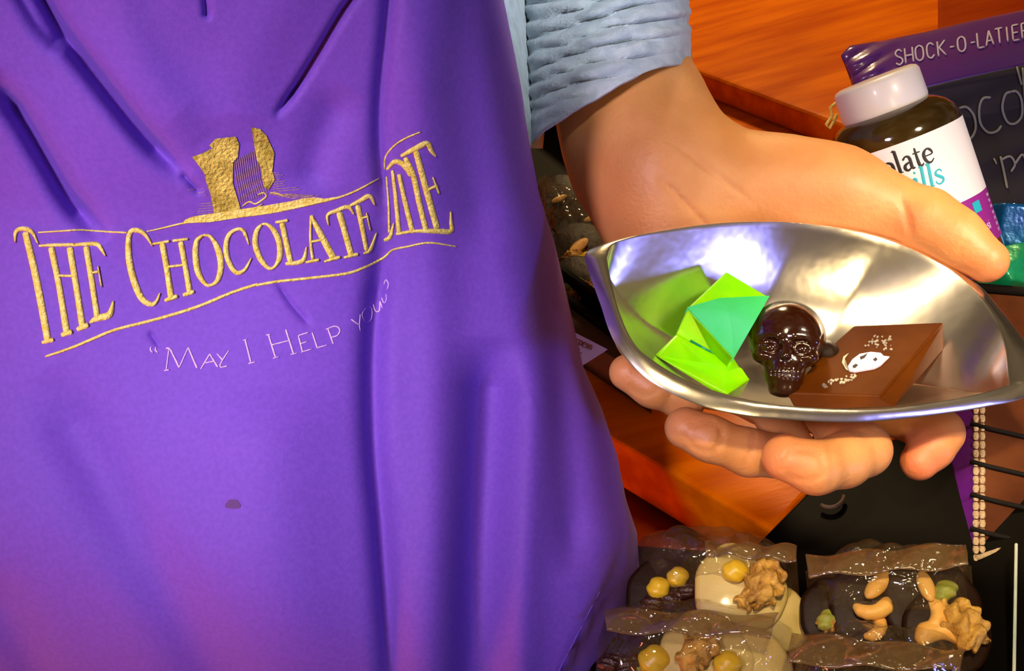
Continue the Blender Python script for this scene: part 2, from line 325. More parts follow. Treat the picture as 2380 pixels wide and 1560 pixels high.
# ================================================================== BLACK LOWER DISPLAY
ZB = ZC; ZT = ZC+0.001; QS = 0.632
dk = empty('black_display_stand', PZ(2000, 1400, 0.0), 'black display stand below the hand, carrying the bags of nut chocolates', 'display stand')
spoly = [PZ(x, y, ZC) for x, y in [(1478, 1266), (1737, 1286), (1874, 1148), (1960, 1060), (2150, 1000), (2500, 960), (2700, 1250), (2700, 1750), (1350, 1750), (1368, 1560), (1402, 1440)]]
prism('stand_top', spoly, (0, 0, -0.03), 'black', dk, bev=0.0015)
cpt = sum(spoly)/len(spoly)
prism('stand_base', [cpt+(p-cpt)*.9-[0, 0, .031] for p in spoly], (0, 0, -(ZC-.031)), 'blackmatt', dk, bev=0)
ringp = [PZ(1928+34*math.cos(a), 1150+30*math.sin(a), ZB+0.003) for a in np.linspace(0.1, 2.2, 12)]
tube('finger_hole_rim', ringp, 0.0012, 'brownboard', dk)
# ================================================================== PERSON
person = empty('person', (-0.12, 0.56, 0.0), 'person in a purple embroidered apron and grey shirt holding out the bowl', 'person')
edge = np.array([(-620, 1060), (-250, 1120), (0, 1168), (110, 1190), (200, 1208), (300, 1222), (450, 1250), (560, 1285), (700, 1318), (850, 1352), (950, 1396), (1060, 1432), (1160, 1452), (1240, 1478), (1330, 1484), (1420, 1478), (1560, 1440), (1800, 1400)], float)
def xR(py): return np.interp(py, edge[:, 0], edge[:, 1])
# folds: (points, amplitude m (+ away), width px)
folds = [
 ([(70, -60), (150, 80), (230, 185), (340, 320), (440, 415)], .0125, 24), ([(20, -60), (90, 60), (150, 120)], .004, 18), ([(-20, 170), (50, 270), (110, 370), (170, 470), (250, 560)], .013, 27),
 ([(860, -60), (800, 20), (740, 120), (690, 200), (635, 275)], .0070, 11), ([(910, -60), (898, 80), (884, 220), (882, 330), (890, 430), (896, 520)], .0055, 20),
 ([(892, 480), (885, 620), (870, 760), (866, 900), (872, 1060), (885, 1200), (900, 1400), (915, 1620)], .0100, 30),
 ([(1140, 780), (1135, 900), (1130, 1000), (1122, 1150), (1112, 1350), (1105, 1620)], .017, 60), ([(1265, 560), (1290, 760), (1310, 950), (1330, 1200), (1330, 1350)], .008, 40),
 ([(800, 200), (745, 330), (712, 450)], .004, 48), ([(100, 860), (190, 1020), (290, 1200), (400, 1380), (520, 1600)], .007, 75), ([(-40, 1330), (60, 1500), (110, 1620)], .005, 60),
 ([(640, 650), (680, 710), (725, 760)], .002, 9), ([(345, 770), (375, 810)], .0015, 8), ([(470, -60), (480, 20), (478, 45)], .003, 10), ([(420, 400), (470, 450)], .003, 10), ([(1070, -60), (1080, 150), (1110, 400), (1140, 600)], .005, 50),
 ([(960, -60), (975, 250), (1000, 500), (1010, 900), (1000, 1600)], -.005, 60), ([(600, 900), (640, 1200), (700, 1600)], -.006, 140), ([(700, -60), (580, 160), (560, 330)], -.003, 90), ([(240, -60), (330, 160), (470, 330)], -.003, 60), ([(1230, 800), (1235, 1000), (1220, 1300), (1210, 1600)], -.005, 42)]
def segdist(px, py, pts):
    P = smooth_poly(pts, 4); best = np.full(np.broadcast(px, py).shape, 1e9); L = 0; tt = np.zeros_like(best)
    n = len(P)-1
    for i in range(n):
        a = P[i]; b = P[i+1]; ab = b-a; t = np.clip(((px-a[0])*ab[0]+(py-a[1])*ab[1])/(ab@ab+1e-9), 0, 1)
        d = np.hypot(px-a[0]-t*ab[0], py-a[1]-t*ab[1]); k = d < best; best = np.where(k, d, best); tt = np.where(k, (i+t)/n, tt)
    return best, tt
def D0(px, py):
    px = np.asarray(px, float); py = np.asarray(py, float); r = ray(px, py)
    d = .43/r[..., 1]; x = d*r[..., 0]; Y = .415+0.9*(x+.10)**2; d = Y/r[..., 1]
    q = np.clip((py-450)/1150, 0, 1.25); d = d*(1-.235*q*q*(3-2*q))
    return d
def D(px, py):
    px = np.asarray(px, float); py = np.asarray(py, float); d = D0(px, py)
    for pts, amp, wd in folds:
        q, t = segdist(px, py, pts); endf = np.clip(np.minimum(t, 1-t)*5, 0, 1) if pts[0][1] > 0 and pts[-1][1] < 1560 else np.clip((1-t)*5, 0, 1) if pts[-1][1] < 1560 else np.clip(t*5, 0, 1)
        d = d+amp*np.exp(-(q/wd)**2)*endf
    d = d+0.0012*np.sin(px*0.011+py*0.004)+0.0009*np.sin(px*0.005-py*0.013+1)
    # overlapping side flap in the lower right corner
    sf = (px-1455)*(1560-1250)-(1300-1455)*(py-1250); sf = sf/347.0
    d = d+np.where(py > 1200, 1, 0)*0.006/(1+np.exp(np.clip(-(sf-6)/3.0, -40, 40)))*np.clip((py-1200)/60, 0, 1)
    return d
A_, B_ = 150.0, 0.10
def apron_pt(px, py, lift=0.0):
    px = np.asarray(px, float); py = np.asarray(py, float); xr = xR(py)
    s = np.clip((px-(xr-A_))/A_, 0, 1); dd = D(px, py)+B_*0.55*(1-np.sqrt(np.clip(1-s*s, 0, 1)))
    return C(px, py, dd-lift)
NR, NF, NW = 460, 440, 26
pys = np.linspace(-620, 1760, NR); rows = np.empty((NR, NF+NW, 3))
for i, y in enumerate(pys):
    xr = xR(y); xs = np.linspace(-330, xr-A_, NF); rows[i, :NF] = C(xs, np.full(NF, y), D(xs, np.full(NF, y)))
    ph = np.linspace(0, math.radians(165), NW+1)[1:]; xx = (xr-A_)+A_*np.sin(ph); dd = D(np.minimum(xx, xr), np.full(NW, y))+B_*0.55*(1-np.cos(ph))
    rows[i, NF:] = C(xx, np.full(NW, y), dd)
apron = grid('apron', rows, 'apron', person, thick=0.0012)
apron['label'] = 'purple cotton apron'
def K1(x, y, s=2.4, ox=0, oy=250): return (ox+x/s, oy+y/s)
def TR(lst, ox, oy=250, s=2.4): return [[(ox+x/s, oy+y/s, w_/s) for x, y, w_ in st_] for st_ in lst]
c1 = [
 [(84, 752, 8), (86, 700, 20), (110, 678, 24), (155, 680, 24), (185, 705, 18), (212, 760, 8)], [(140, 695, 34), (190, 900, 38), (230, 1100, 38), (266, 1298, 38)], [(232, 1312, 18), (298, 1295, 26)],
 [(215, 772, 12), (290, 768, 18), (420, 765, 18)], [(285, 780, 34), (330, 1000, 32), (372, 1255, 36)], [(340, 1270, 24), (402, 1250, 30)], [(388, 780, 34), (425, 1000, 32), (460, 1225, 34)], [(428, 1240, 24), (492, 1212, 30)], [(322, 938, 14), (410, 940, 14)],
 [(400, 768, 16), (470, 762, 20), (540, 762, 24), (565, 790, 20), (588, 828, 8)], [(480, 775, 32), (510, 960, 30), (542, 1170, 30)], [(515, 922, 14), (552, 915, 14)], [(546, 885, 8), (566, 1000, 10)], [(500, 1200, 16), (545, 1175, 34), (610, 1155, 34), (632, 1080, 10)],
 [(850, 772, 10), (812, 712, 20), (765, 685, 26), (722, 705, 26), (718, 830, 34), (745, 960, 36), (790, 1065, 34), (840, 1098, 26), (870, 1085, 18), (892, 1035, 8)],
 [(850, 762, 12), (945, 746, 16)], [(962, 744, 14), (1048, 734, 16)], [(905, 758, 32), (930, 900, 30), (955, 1062, 32)], [(918, 1078, 20), (990, 1052, 26)], [(1008, 750, 30), (1032, 880, 28), (1058, 1030, 30)], [(1020, 1048, 20), (1082, 1026, 26)], [(930, 890, 14), (1030, 878, 14)],
 [(1132, 712, 14), (1098, 745, 26), (1090, 820, 32), (1105, 920, 32), (1145, 985, 20), (1180, 990, 16), (1215, 960, 26), (1232, 880, 32), (1215, 790, 32), (1175, 722, 18), (1132, 712, 14)],
 [(1388, 765, 8), (1360, 690, 18), (1320, 680, 18), (1275, 715, 24), (1260, 790, 28), (1280, 870, 28), (1320, 922, 24), (1365, 905, 18), (1402, 840, 8)], [(1350, 675, 6), (1368, 720, 14)]]
c2 = [
 [(140, 652, 14), (112, 690, 26), (104, 760, 30), (130, 840, 30), (175, 895, 20), (210, 890, 16), (238, 840, 28), (238, 760, 30), (210, 690, 28), (170, 652, 16), (140, 652, 14)],
 [(215, 642, 14), (285, 630, 18)], [(253, 645, 30), (275, 745, 30), (300, 862, 30)], [(272, 872, 18), (340, 866, 24), (375, 845, 22), (390, 778, 8)],
 [(414, 602, 12), (412, 740, 14), (425, 850, 18)], [(414, 602, 20), (470, 710, 34), (540, 842, 36)], [(412, 750, 14), (480, 738, 14)], [(385, 864, 14), (460, 850, 18)], [(488, 860, 14), (578, 834, 20)],
 [(512, 656, 8), (508, 600, 18), (560, 575, 22), (622, 555, 22), (655, 598, 8)], [(572, 585, 34), (605, 700, 32), (640, 825, 32)], [(598, 838, 14), (678, 818, 20)],
 [(632, 548, 14), (690, 520, 24), (742, 494, 24), (770, 545, 8)], [(675, 545, 28), (700, 670, 26), (725, 800, 22)], [(698, 618, 12), (735, 606, 12)], [(724, 588, 8), (746, 686, 8)], [(708, 815, 12), (745, 795, 20), (780, 700, 8)],
 [(835, 385, 10), (848, 560, 12), (850, 700, 12)], [(822, 742, 18), (855, 722, 22), (876, 645, 8)],
 [(835, 348, 16), (882, 302, 26), (930, 320, 28), (975, 382, 26)], [(868, 350, 18), (888, 520, 22), (905, 700, 24)], [(905, 372, 22), (940, 530, 26), (980, 692, 28)], [(940, 280, 26), (985, 380, 30), (1020, 540, 30), (1058, 690, 28)],
 [(915, 272, 18), (1000, 228, 30), (1062, 200, 30), (1085, 240, 24), (1112, 275, 10)], [(1000, 245, 32), (1050, 430, 34), (1118, 675, 34)], [(1068, 458, 14), (1122, 436, 20)], [(1095, 388, 10), (1130, 482, 12)], [(888, 706, 16), (1000, 690, 18), (1120, 690, 28), (1195, 690, 26), (1196, 640, 18), (1194, 580, 8)]]
lines1 = [[(212, 697, 10), (330, 690, 11), (450, 683, 12), (600, 693, 12), (708, 698, 12)], [(818, 692, 8), (910, 672, 11), (1000, 650, 12), (1090, 635, 12)], [(252, 1390, 14), (400, 1340, 18), (520, 1290, 19), (650, 1238, 19), (870, 1182, 20), (1100, 1112, 20), (1300, 1030, 20), (1440, 985, 18)]]
lines2 = [[(-260, 640, 12), (-100, 622, 14), (170, 590, 14), (330, 558, 16), (500, 520, 16), (590, 495, 13), (680, 458, 13), (795, 395, 9)], [(824, 345, 8), (830, 275, 12), (880, 212, 12), (950, 168, 12), (1028, 136, 9)], [(110, 992, 18), (220, 972, 18), (330, 960, 18), (470, 945, 18), (620, 925, 18), (720, 890, 18), (820, 838, 16), (870, 795, 13), (960, 775, 13), (1075, 755, 13), (1226, 776, 9)]]
L1 = strokes('embroidered_title', [[(x, y, w_*1.18) for x, y, w_ in q] for q in TR(c1, 0)+TR(c2, 550)], apron_pt, 'gold', apron, lift=0.0016, step=4); L1['label'] = 'gold satin stitched title lettering'
L2 = strokes('embroidered_border', TR(lines1, 0)+TR(lines2, 550), apron_pt, 'gold', apron, lift=0.0013, step=5)
sl = TR([[(845, 1335, 8), (838, 1350, 10), (852, 1368, 10)], [(872, 1335, 8), (866, 1350, 10), (880, 1368, 10)], [(915, 1468, 8), (945, 1463, 10)], [(928, 1462, 9), (942, 1348, 8)], [(925, 1345, 9), (950, 1350, 12), (1000, 1452, 13)], [(1000, 1452, 9), (1050, 1338, 8)], [(1050, 1338, 10), (1100, 1455, 14)],
 [(1120, 1460, 9), (1170, 1375, 9)], [(1170, 1375, 9), (1215, 1448, 13)], [(1145, 1425, 8), (1195, 1415, 8)], [(1210, 1372, 9), (1245, 1412, 12)], [(1278, 1355, 8), (1240, 1412, 9), (1228, 1448, 9), (1270, 1442, 9)]], 0) + TR([
 [(36, 1300, 8), (58, 1292, 8)], [(48, 1295, 11), (80, 1422, 12)], [(66, 1428, 9), (105, 1420, 9)], [(165, 1270, 9), (190, 1265, 9)], [(178, 1268, 12), (218, 1396, 12)], [(202, 1400, 8), (236, 1390, 8)], [(275, 1238, 12), (318, 1375, 12)], [(300, 1378, 8), (338, 1370, 8)], [(195, 1325, 9), (300, 1298, 9)],
 [(345, 1272, 11), (368, 1362, 11)], [(345, 1272, 8), (400, 1255, 9)], [(355, 1318, 8), (395, 1305, 8)], [(360, 1365, 8), (418, 1348, 9)], [(422, 1255, 11), (450, 1340, 11)], [(445, 1342, 9), (506, 1325, 8)], [(510, 1235, 11), (540, 1320, 11)], [(498, 1238, 8), (550, 1220, 9), (577, 1240, 10), (562, 1272, 9), (525, 1282, 8)],
 [(640, 1182, 10), (686, 1215, 12)], [(690, 1155, 8), (686, 1215, 9), (690, 1248, 9)], [(710, 1130, 9), (700, 1160, 11), (722, 1198, 10), (750, 1180, 10), (755, 1130, 10), (735, 1108, 9), (710, 1130, 9)], [(762, 1098, 9), (775, 1135, 10), (795, 1135, 9), (800, 1080, 9)], [(800, 1080, 9), (812, 1120, 8)], [(808, 1060, 8), (822, 1092, 9), (834, 1070, 8), (832, 1040, 8)],
 [(822, 985, 8), (832, 960, 9), (846, 985, 9), (838, 1015, 8)]], 550)
L3 = strokes('embroidered_motto', sl, apron_pt, 'pink', apron, lift=0.0010, step=4); L3['label'] = 'pale pink stitched motto lettering'
def K8(l): return [(420+x/5.78, 270+y/5.78) for x, y in l]
patch('embroidered_emblem', [K8([(150, 550), (300, 495), (425, 432), (385, 395), (470, 305), (740, 275), (600, 345), (530, 440), (500, 545), (600, 520), (660, 440), (785, 375), (765, 560), (700, 620), (700, 900), (745, 1050), (820, 1300), (700, 1345), (460, 1365), (400, 1050), (345, 900), (320, 780), (240, 660)]),
      K8([(950, 150), (1060, 170), (1150, 260), (1210, 390), (1258, 500), (1230, 740), (1262, 850), (1180, 992), (1115, 950), (1080, 700), (1020, 580), (990, 400)])], apron_pt, 'olive', apron, cuts=3)
patch('embroidered_ledge', [K8([(20, 1440), (70, 1385), (180, 1345), (400, 1380), (480, 1350), (820, 1310), (1100, 1250), (1180, 1195), (1500, 1140), (1640, 1105), (1800, 1090), (1930, 1110), (2120, 1080), (1900, 1160), (1500, 1235), (1000, 1330), (400, 1425)])], apron_pt, 'gold', apron, cuts=2)
mid = []
for i in range(13):
    x = 715+i*27; mid.append([(x, 600-i*14, 12), (x+35+i*2, 850, 14), (x+95+i*3, 1170-i*10, 14)])
for i, (a, b) in enumerate([(100, 330), (215, 340), (300, 360)]): mid.append([(a, 995+i*40, 9), (b, 970+i*45, 10)])
for i in range(5): mid.append([(260-10*i, 1180+i*32, 9), (430+8*i, 1165+i*34, 12)])
for i in range(9): mid.append([(1240, 760+i*32, 12), (1330+[0, 60, 30, 10, 90, 60, 90, 240, 280][i], 770+i*28-[0, 5, 5, 5, 10, 5, 10, 10, 12][i], 8)])
for i in range(6): mid.append([(1180+i*60, 1050+i*12, 14), (1500+i*75, 1045+i*4, 9)])
mid = [[(420+x/5.78, 270+y/5.78, w_/5.78) for x, y, w_ in st_] for st_ in mid]
strokes('embroidered_threads', mid, apron_pt, 'dullgold', apron, lift=0.0009, step=4)
sw = [[(830, 1210, 22), (920, 1150, 26), (1000, 1180, 24), (1090, 1130, 30), (1150, 1080, 28), (1120, 1030, 22), (1040, 1050, 18)], [(850, 1270, 12), (1000, 1230, 16), (1100, 1180, 12)], [(1200, 1030, 20), (1300, 1040, 26), (1390, 1080, 16)]]
strokes('embroidered_scroll', [[(420+x/5.78, 270+y/5.78, w_/5.78) for x, y, w_ in st_] for st_ in sw], apron_pt, 'gold', apron, lift=0.0012, step=3)
patch('chocolate_stain', [[(541+17*math.cos(a)*(1+.18*math.sin(3*a)), 1172+13*math.sin(a)*(1+.18*math.cos(2*a))) for a in np.linspace(0, 2*math.pi, 18, endpoint=False)]], apron_pt, 'stain', apron, lift=.0009, cuts=1)
# side seam stitching on the lower right flap of the apron
strokes('seam_piping', [[(1456, 1250, 5), (1420, 1330, 5), (1372, 1420, 5), (1302, 1556, 5), (1240, 1680, 5)]], apron_pt, 'apron', apron, lift=0.0012)
# ---- shirt: torso and rolled sleeve in one mesh
def build_shirt():
    V, F = [], []
    # torso: vertical ellipse rings, behind the apron
    nz, na = 40, 72
    zs = np.linspace(0.86, 1.50, nz)
    for z in zs:
        for k in range(na):
            a = 2*math.pi*k/na; rr = 1+0.012*math.sin(5*a+z*30)
            V.append((-0.18+0.15*math.cos(a)*rr, 0.610+0.115*math.sin(a)*rr, z))
    F += gridfaces(nz, na, True); F += [tuple(range(na))[::-1], tuple((nz-1)*na+j for j in range(na))]
    return V, F
V, F = build_shirt(); torso = mesh('shirt_body', V, F, 'shirt', person)
torso['label'] = 'grey cotton shirt body behind the apron'
hem = np.array([(1180, 372), (1232, 342), (1262, 305), (1330, 262), (1400, 222), (1450, 192), (1500, 168), (1540, 155), (1575, 152), (1602, 162), (1640, 190)], float)
ns, na = 170, 120; rows = np.empty((ns, na, 3))
for i, t in enumerate(np.linspace(0, 1, ns)):
    for k in range(na):
        a = 2*math.pi*k/na; xc = np.interp(t, [0, .6, 1], [1290, 1402, 1417]); wx = 178+8*math.sin(t*9)*(1-t); x = xc+(wx+10*t)*math.cos(a)
        yy0 = -760; hy = np.interp(x, hem[:, 0], hem[:, 1]); y = yy0+(hy-yy0)*t
        front = math.copysign(abs(math.sin(a))**.55, math.sin(a))
        wr = 0.0028*math.sin((y+0.20*x)*0.17+1.8*math.sin(x*0.018+y*.01))+0.0020*math.sin((y+0.38*x)*0.085+1.5*math.sin(x*0.03))+0.0016*math.sin((y+.1*x)*.31+2*math.sin(x*.012))
        wr *= min(1, (1-t)*18+.12)
        d = np.interp(t, [0, .5, 1], [.70, .69, .64]) - (0.088+wr)*front
        x += (wr*900*(0 if t > .93 else 1))*math.cos(a)
        rows[i, k] = C(x, y, d)
slv = grid('shirt_sleeve', rows, 'shirt', person, closed_c=True, thick=0.002); slv['label'] = 'wrinkled grey sleeve pushed up the forearm'
strip = np.empty((60, 16, 3))
for i, y in enumerate(np.linspace(-620, 345, 60)):
    xl = xR(y)-60; xr_ = np.interp(y, [-620, 0, 200, 300, 345], [1130, 1222, 1245, 1262, 1258])
    for j, t in enumerate(np.linspace(0, 1, 16)):
        x = xl+(xr_-xl)*math.sin(t*math.pi/2); strip[i, j] = C(x, y, .57+.10*t**2+.0008*math.sin(y*.05+x*.1))
stp = grid('shirt_side', strip, 'shirt', person, thick=0.002); stp['label'] = 'light grey shirt strip along the apron edge'
# trousers below the apron
V, F = [], []
for sx in (-0.085, 0.085):
    off = len(V)
    for z in np.linspace(0.08, 0.92, 14):
        r = 0.055+0.035*(z-.08)/.84
        for k in range(24): V.append((-0.18+sx+r*math.cos(k*math.pi/12), 0.60+r*1.1*math.sin(k*math.pi/12), z))
    F += gridfaces(14, 24, True, off); F += [tuple(off+j for j in range(24))[::-1], tuple(off+13*24+j for j in range(24))]
mesh('trousers', V, F, 'denim', person)
for sx in (-0.085, 0.085):
    snet('shoe', lambda p: smin(rcone(p, (-.18+sx, .62, .05), (-.18+sx, .62, .09), .045, .045), rcone(p, (-.18+sx, .60, .04), (-.18+sx, .46, .032), .04, .032), .02), (-.25+sx, .40, -.01), (-.05+sx, .70, .15), .008, 'black', person)
# ================================================================== BOWL
EL = math.radians(50)
bax = RT*math.cos(math.radians(-15))+UP*math.sin(math.radians(-15)); bup = -RT*math.sin(math.radians(-15))+UP*math.cos(math.radians(-15))
Nb = -fwd*math.sin(EL)+bup*math.cos(EL); BC = C(1895, 740, .50)
def BP(px, py, h=0.0):
    r = ray(px, py); t = ((BC+Nb*h-CAM)@Nb)/(r@Nb); return CAM+r*np.asarray(t)[..., None]
o_back = [(1362, 584), (1373, 569), (1413, 552), (1507, 533), (1607, 517), (1707, 508), (1800, 506), (1900, 512), (2000, 527), (2100, 553), (2200, 603), (2283, 652), (2333, 707), (2380, 768), (2425, 830), (2450, 880)]
o_front = [(1362, 584), (1373, 623), (1400, 697), (1427, 773), (1473, 838), (1540, 890), (1640, 934), (1740, 956), (1800, 962), (1900, 969), (2000, 971), (2100, 964), (2200, 952), (2300, 936), (2380, 918), (2450, 880)]
i_back = [(1410, 600), (1420, 572), (1445, 559), (1507, 543), (1640, 523), (1760, 516), (1867, 520), (2000, 541), (2100, 572), (2200, 622), (2265, 675), (2310, 735), (2335, 800), (2345, 895)]
i_front = [(1410, 600), (1419, 647), (1440, 727), (1473, 797), (1520, 840), (1607, 889), (1707, 922), (1800, 940), (1900, 948), (2000, 952), (2080, 948), (2180, 934), (2267, 918), (2345, 895)]
NS, NWW = 130, 61
ob, of_, ib, if_ = [resample(smooth_poly(np.array(q, float), 8), NS) for q in (o_back, o_front, i_back, i_front)]
H = 0.041
def inner(s, wv):
    """s along, wv in -1 (back) .. 1 (front); returns world point on the inside of the bowl"""
    k = s*(NS-1); i = int(min(k, NS-2)); f = k-i
    b = ib[i]*(1-f)+ib[i+1]*f; fr = if_[i]*(1-f)+if_[i+1]*f
    Pb = BP(*b); Pf = BP(*fr); q_ = min(1, min(s, 1-s)/.42); p = 1.0+1.6*q_**2.6
    dep = H*(max(math.sin(math.pi*s), 0))**0.62
    return Pb+(Pf-Pb)*(wv+1)/2-Nb*dep*(1-abs(wv)**p)
rows = []
for i in range(NS):
    s = i/(NS-1); r = []
    OBp, IBp, OFp, IFp = BP(*ob[i]), BP(*ib[i]), BP(*of_[i]), BP(*if_[i])
    for t in (0, .08, .5, .92): r.append(OBp+(IBp-OBp)*t-Nb*(0.0035*(1-t)**2))
    for wv in np.linspace(-1, 1, NWW): r.append(inner(s, wv))
    for t in (.92, .5, .08, 0): r.append(OFp+(IFp-OFp)*t-Nb*(0.0035*(1-t)**2))
    rows.append(r)
P = np.array(rows); nc = P.shape[1]
bw = mesh('metal_bowl', P.reshape(-1, 3), gridfaces(NS, nc), 'metal', weld=True)
bm = bmesh.new(); bm.from_mesh(bw.data)
bm.normal_update()
fc = min(bm.faces, key=lambda f: (f.calc_center_median()-Vector(inner(.5, 0))).length)
if fc.normal.dot(Vector(Nb)) < 0: bmesh.ops.reverse_faces(bm, faces=bm.faces)
bm.to_mesh(bw.data); bm.free()
md = bw.modifiers.new('s', 'SOLIDIFY'); md.thickness = 0.0028; md.offset = -1; md = bw.modifiers.new('b', 'BEVEL'); md.width = .0008; md.segments = 2
tag(recentre(bw), 'polished metal leaf shaped bowl with pointed ends, held in the hand', 'bowl')
# ================================================================== BODY (forearm and hand), one continuous surface
def c3(t): return C(*t[:3])
arm = [((1370, -80, .700), .045), ((1420, 130, .645), .0430), ((1478, 290, .605), .0400), ((1545, 400, .588), .036)]
parts = []   # (a, b, ra, rb, k)
def chain(lst, k):
    for (a, ra), (b, rb) in zip(lst[:-1], lst[1:]): parts.append((c3(a), c3(b), ra, rb, k))
chain(arm, .012)
chain([((1480, 400, .597), .034), ((1570, 520, .588), .034), ((1680, 640, .590), .030)], .015)
chain([((1560, 400, .588), .037), ((1700, 440, .580), .0265), ((1830, 440, .574), .0235), ((1950, 455, .568), .0215), ((2060, 490, .562), .0180)], .018)
chain([((2060, 490, .562), .0170), ((2150, 515, .553), .0160), ((2215, 552, .546), .0142), ((2292, 606, .538), .0108)], .006)
# palm below the bowl, following its underside
def under(s, wv, off): return inner(s, wv)-Nb*off
palm = [under(.22, -.45, .030), under(.36, -.25, .0245), under(.52, -.1, .022), under(.66, .0, .021)]
for (a, b) in zip(palm[:-1], palm[1:]): parts.append((a, b, .021, .019, .014))
parts.append((c3((1640, 600, .590)), palm[0], .028, .021, .014)); parts.append((c3((1640, 600, .590)), palm[1], .026, .021, .014))
parts.append((c3((1850, 470, .575)), under(.5, -.6, .026), .02, .018, .014))
nail = []
def finger(lst, k=.0045, root=None):
    L = [(c3(a), r) for a, r in lst]
    if root is not None: L.append((root, L[-1][1]))
    return [(a, b, ra, rb) for (a, ra), (b, rb) in zip(L[:-1], L[1:])]
fingers = [
 finger([((1458, 866, .528), .0088), ((1515, 900, .526), .0092), ((1590, 930, .530), .0094)], root=under(.32, -.1, .020)),
 finger([((1594, 995, .508), .0098), ((1650, 1020, .505), .0102), ((1740, 1052, .508), .0106), ((1850, 1065, .522), .0108)], root=under(.50, .0, .022)),
 finger([((1826, 1064, .485), .0104), ((1895, 1088, .484), .0112), ((1960, 1070, .492), .0118), ((2008, 1045, .502), .0118)], root=under(.60, .0, .022)),
 finger([((2136, 1074, .520), .0088), ((2165, 1040, .522), .0100), ((2185, 1005, .527), .0106)], root=under(.70, .0, .020))]
creases = []; BASE = [False]
def hit(px, py):
    BASE[0] = True; r = ray(px, py); t = np.arange(.42, .66, .0004); v = body_sdf(CAM+r*t[:, None]); BASE[0] = False
    k = np.argmax(v < 0); return CAM+r*t[k]
def body_sdf(p):
    d = None; base = BASE[0]
    for a, b, ra, rb, k in parts:
        q = rcone(p, a, b, ra, rb); d = q if d is None else smin(d, q, k)
    for fg in fingers:
        q = None
        for a, b, ra, rb in fg:
            e = rcone(p, a, b, ra, rb); q = e if q is None else smin(q, e, .004)
        d = smin(d, q, .0022)
    if base: return d
    for c, n_, u_, v_, ru, rv in nails:     # nail plates: shallow flattening with a raised free edge
        q = p-c; un = q@u_; vn = q@v_; hn = q@n_
        m_ = (un/ru)**2; e = np.sqrt((un/ru)**2+(vn/rv)**2)
        ridge = np.exp(-((e-1)/.16)**2)*(np.abs(hn) < .006); d = d+0.0008*ridge-0.0009*np.exp(-(((un/ru)-.95)/.12)**2)*(np.abs(vn) < rv*.8)*(np.abs(hn) < .006)
    for a, n1, w1, dep, rr in wr:
        q = p-a; dist = np.abs(q@n1); rad = np.linalg.norm(q, axis=-1); d = d+dep*np.exp(-(dist/w1)**2)*np.exp(-(rad/rr)**4)
    return d
def unit(v): return v/np.linalg.norm(v)
nails = []
for fi, (cx, cy, dd, ru) in enumerate([(1496, 888, .5185, .0075), (1640, 1018, .4955, .0078), (1868, 1085, .4735, .0085)]):
    c = hit(cx, cy); tipd = unit(c3([(1458, 866, .528), (1594, 995, .508), (1826, 1064, .485)][fi])-c); n_ = unit(-fwd+ -UP*.25); u_ = unit(tipd-n_*(tipd@n_)); v_ = np.cross(n_, u_); nails.append((c, n_, u_, v_, ru, .0062))
wr = []
for x, y, d_, dx, dy, w1, dep, rr in [(1600, 480, .555, 1, -1.0, .0011, .0016, .020), (1650, 395, .553, .9, -1.2, .0013, .0012, .022), (2108, 500, .545, 1, -.25, .0015, .0012, .010), (1672, 1025, .495, 1, .3, .0012, .0008, .010), (1560, 915, .52, 1, .3, .0012, .0008, .010), (2245, 560, .535, 1, .5, .0012, .0004, .010), (1935, 1080, .478, 1, .0, .0012, .0008, .011), (1745, 1050, .50, 1, .3, .0012, .0007, .011)]:
    wr.append((hit(x, y), unit(RT*dx-UP*(-dy) if False else RT*dx+UP*(-dy)*-1*-1), w1, dep, rr))
allp = np.array([q for t in parts for q in (t[0], t[1])]+[q for fg in fingers for t in fg for q in (t[0], t[1])])
def tint(P):
    t = np.zeros(len(P))
    for c, s_, a in [((2300, 606, .535), .018, .55), ((2136, 1074, .512), .020, .85), ((2110, 520, .545), .010, .6), ((1840, 1064, .476), .012, .35), ((1600, 995, .50), .012, .35), ((1460, 866, .52), .012, .3), ((1420, 480, .57), .035, .35), ((2180, 560, .54), .02, .3), ((1960, 520, .55), .05, .2)]:
        t = np.maximum(t, a*np.exp(-(np.linalg.norm(P-C(*c), axis=1)/s_)**2))
    return t
from mathutils.bvhtree import BVHTree
_bm = bmesh.new(); _bm.from_mesh(bw.data)
for v in _bm.verts: v.co = v.co+bw.location
BV = BVHTree.FromBMesh(_bm); _bm.free(); NbV = Vector(Nb)
def clamp(o, outside, gap):
    M_ = o.matrix_basis.copy(); q = o.parent
    while q is not None: M_ = q.matrix_basis @ M_; q = q.parent
    Mi = M_.inverted()
    for v in o.data.vertices:
        p = M_ @ v.co
        if outside and rcone(np.array(p), C(2060, 490, .562), C(2300, 610, .538), 0, 0) < .024: continue
        hp, _, _, _ = BV.ray_cast(p+NbV*.12, -NbV, .24)
        if hp is None: continue
        h_ = (p-hp).dot(NbV)
        if outside and -gap < h_ < .05: v.co = Mi @ (p-NbV*(h_+gap))
        if not outside and h_ < gap: v.co = Mi @ (p+NbV*(gap-h_))
body = snet('body', body_sdf, allp.min(0)-.056, allp.max(0)+.056, .0018, 'skin', person, attr=tint)
clamp(body, True, .0034)
body['label'] = 'bare forearm and hand, thumb along the far rim and fingers curled under the bowl'
# ================================================================== IN THE BOWL
cw = {}
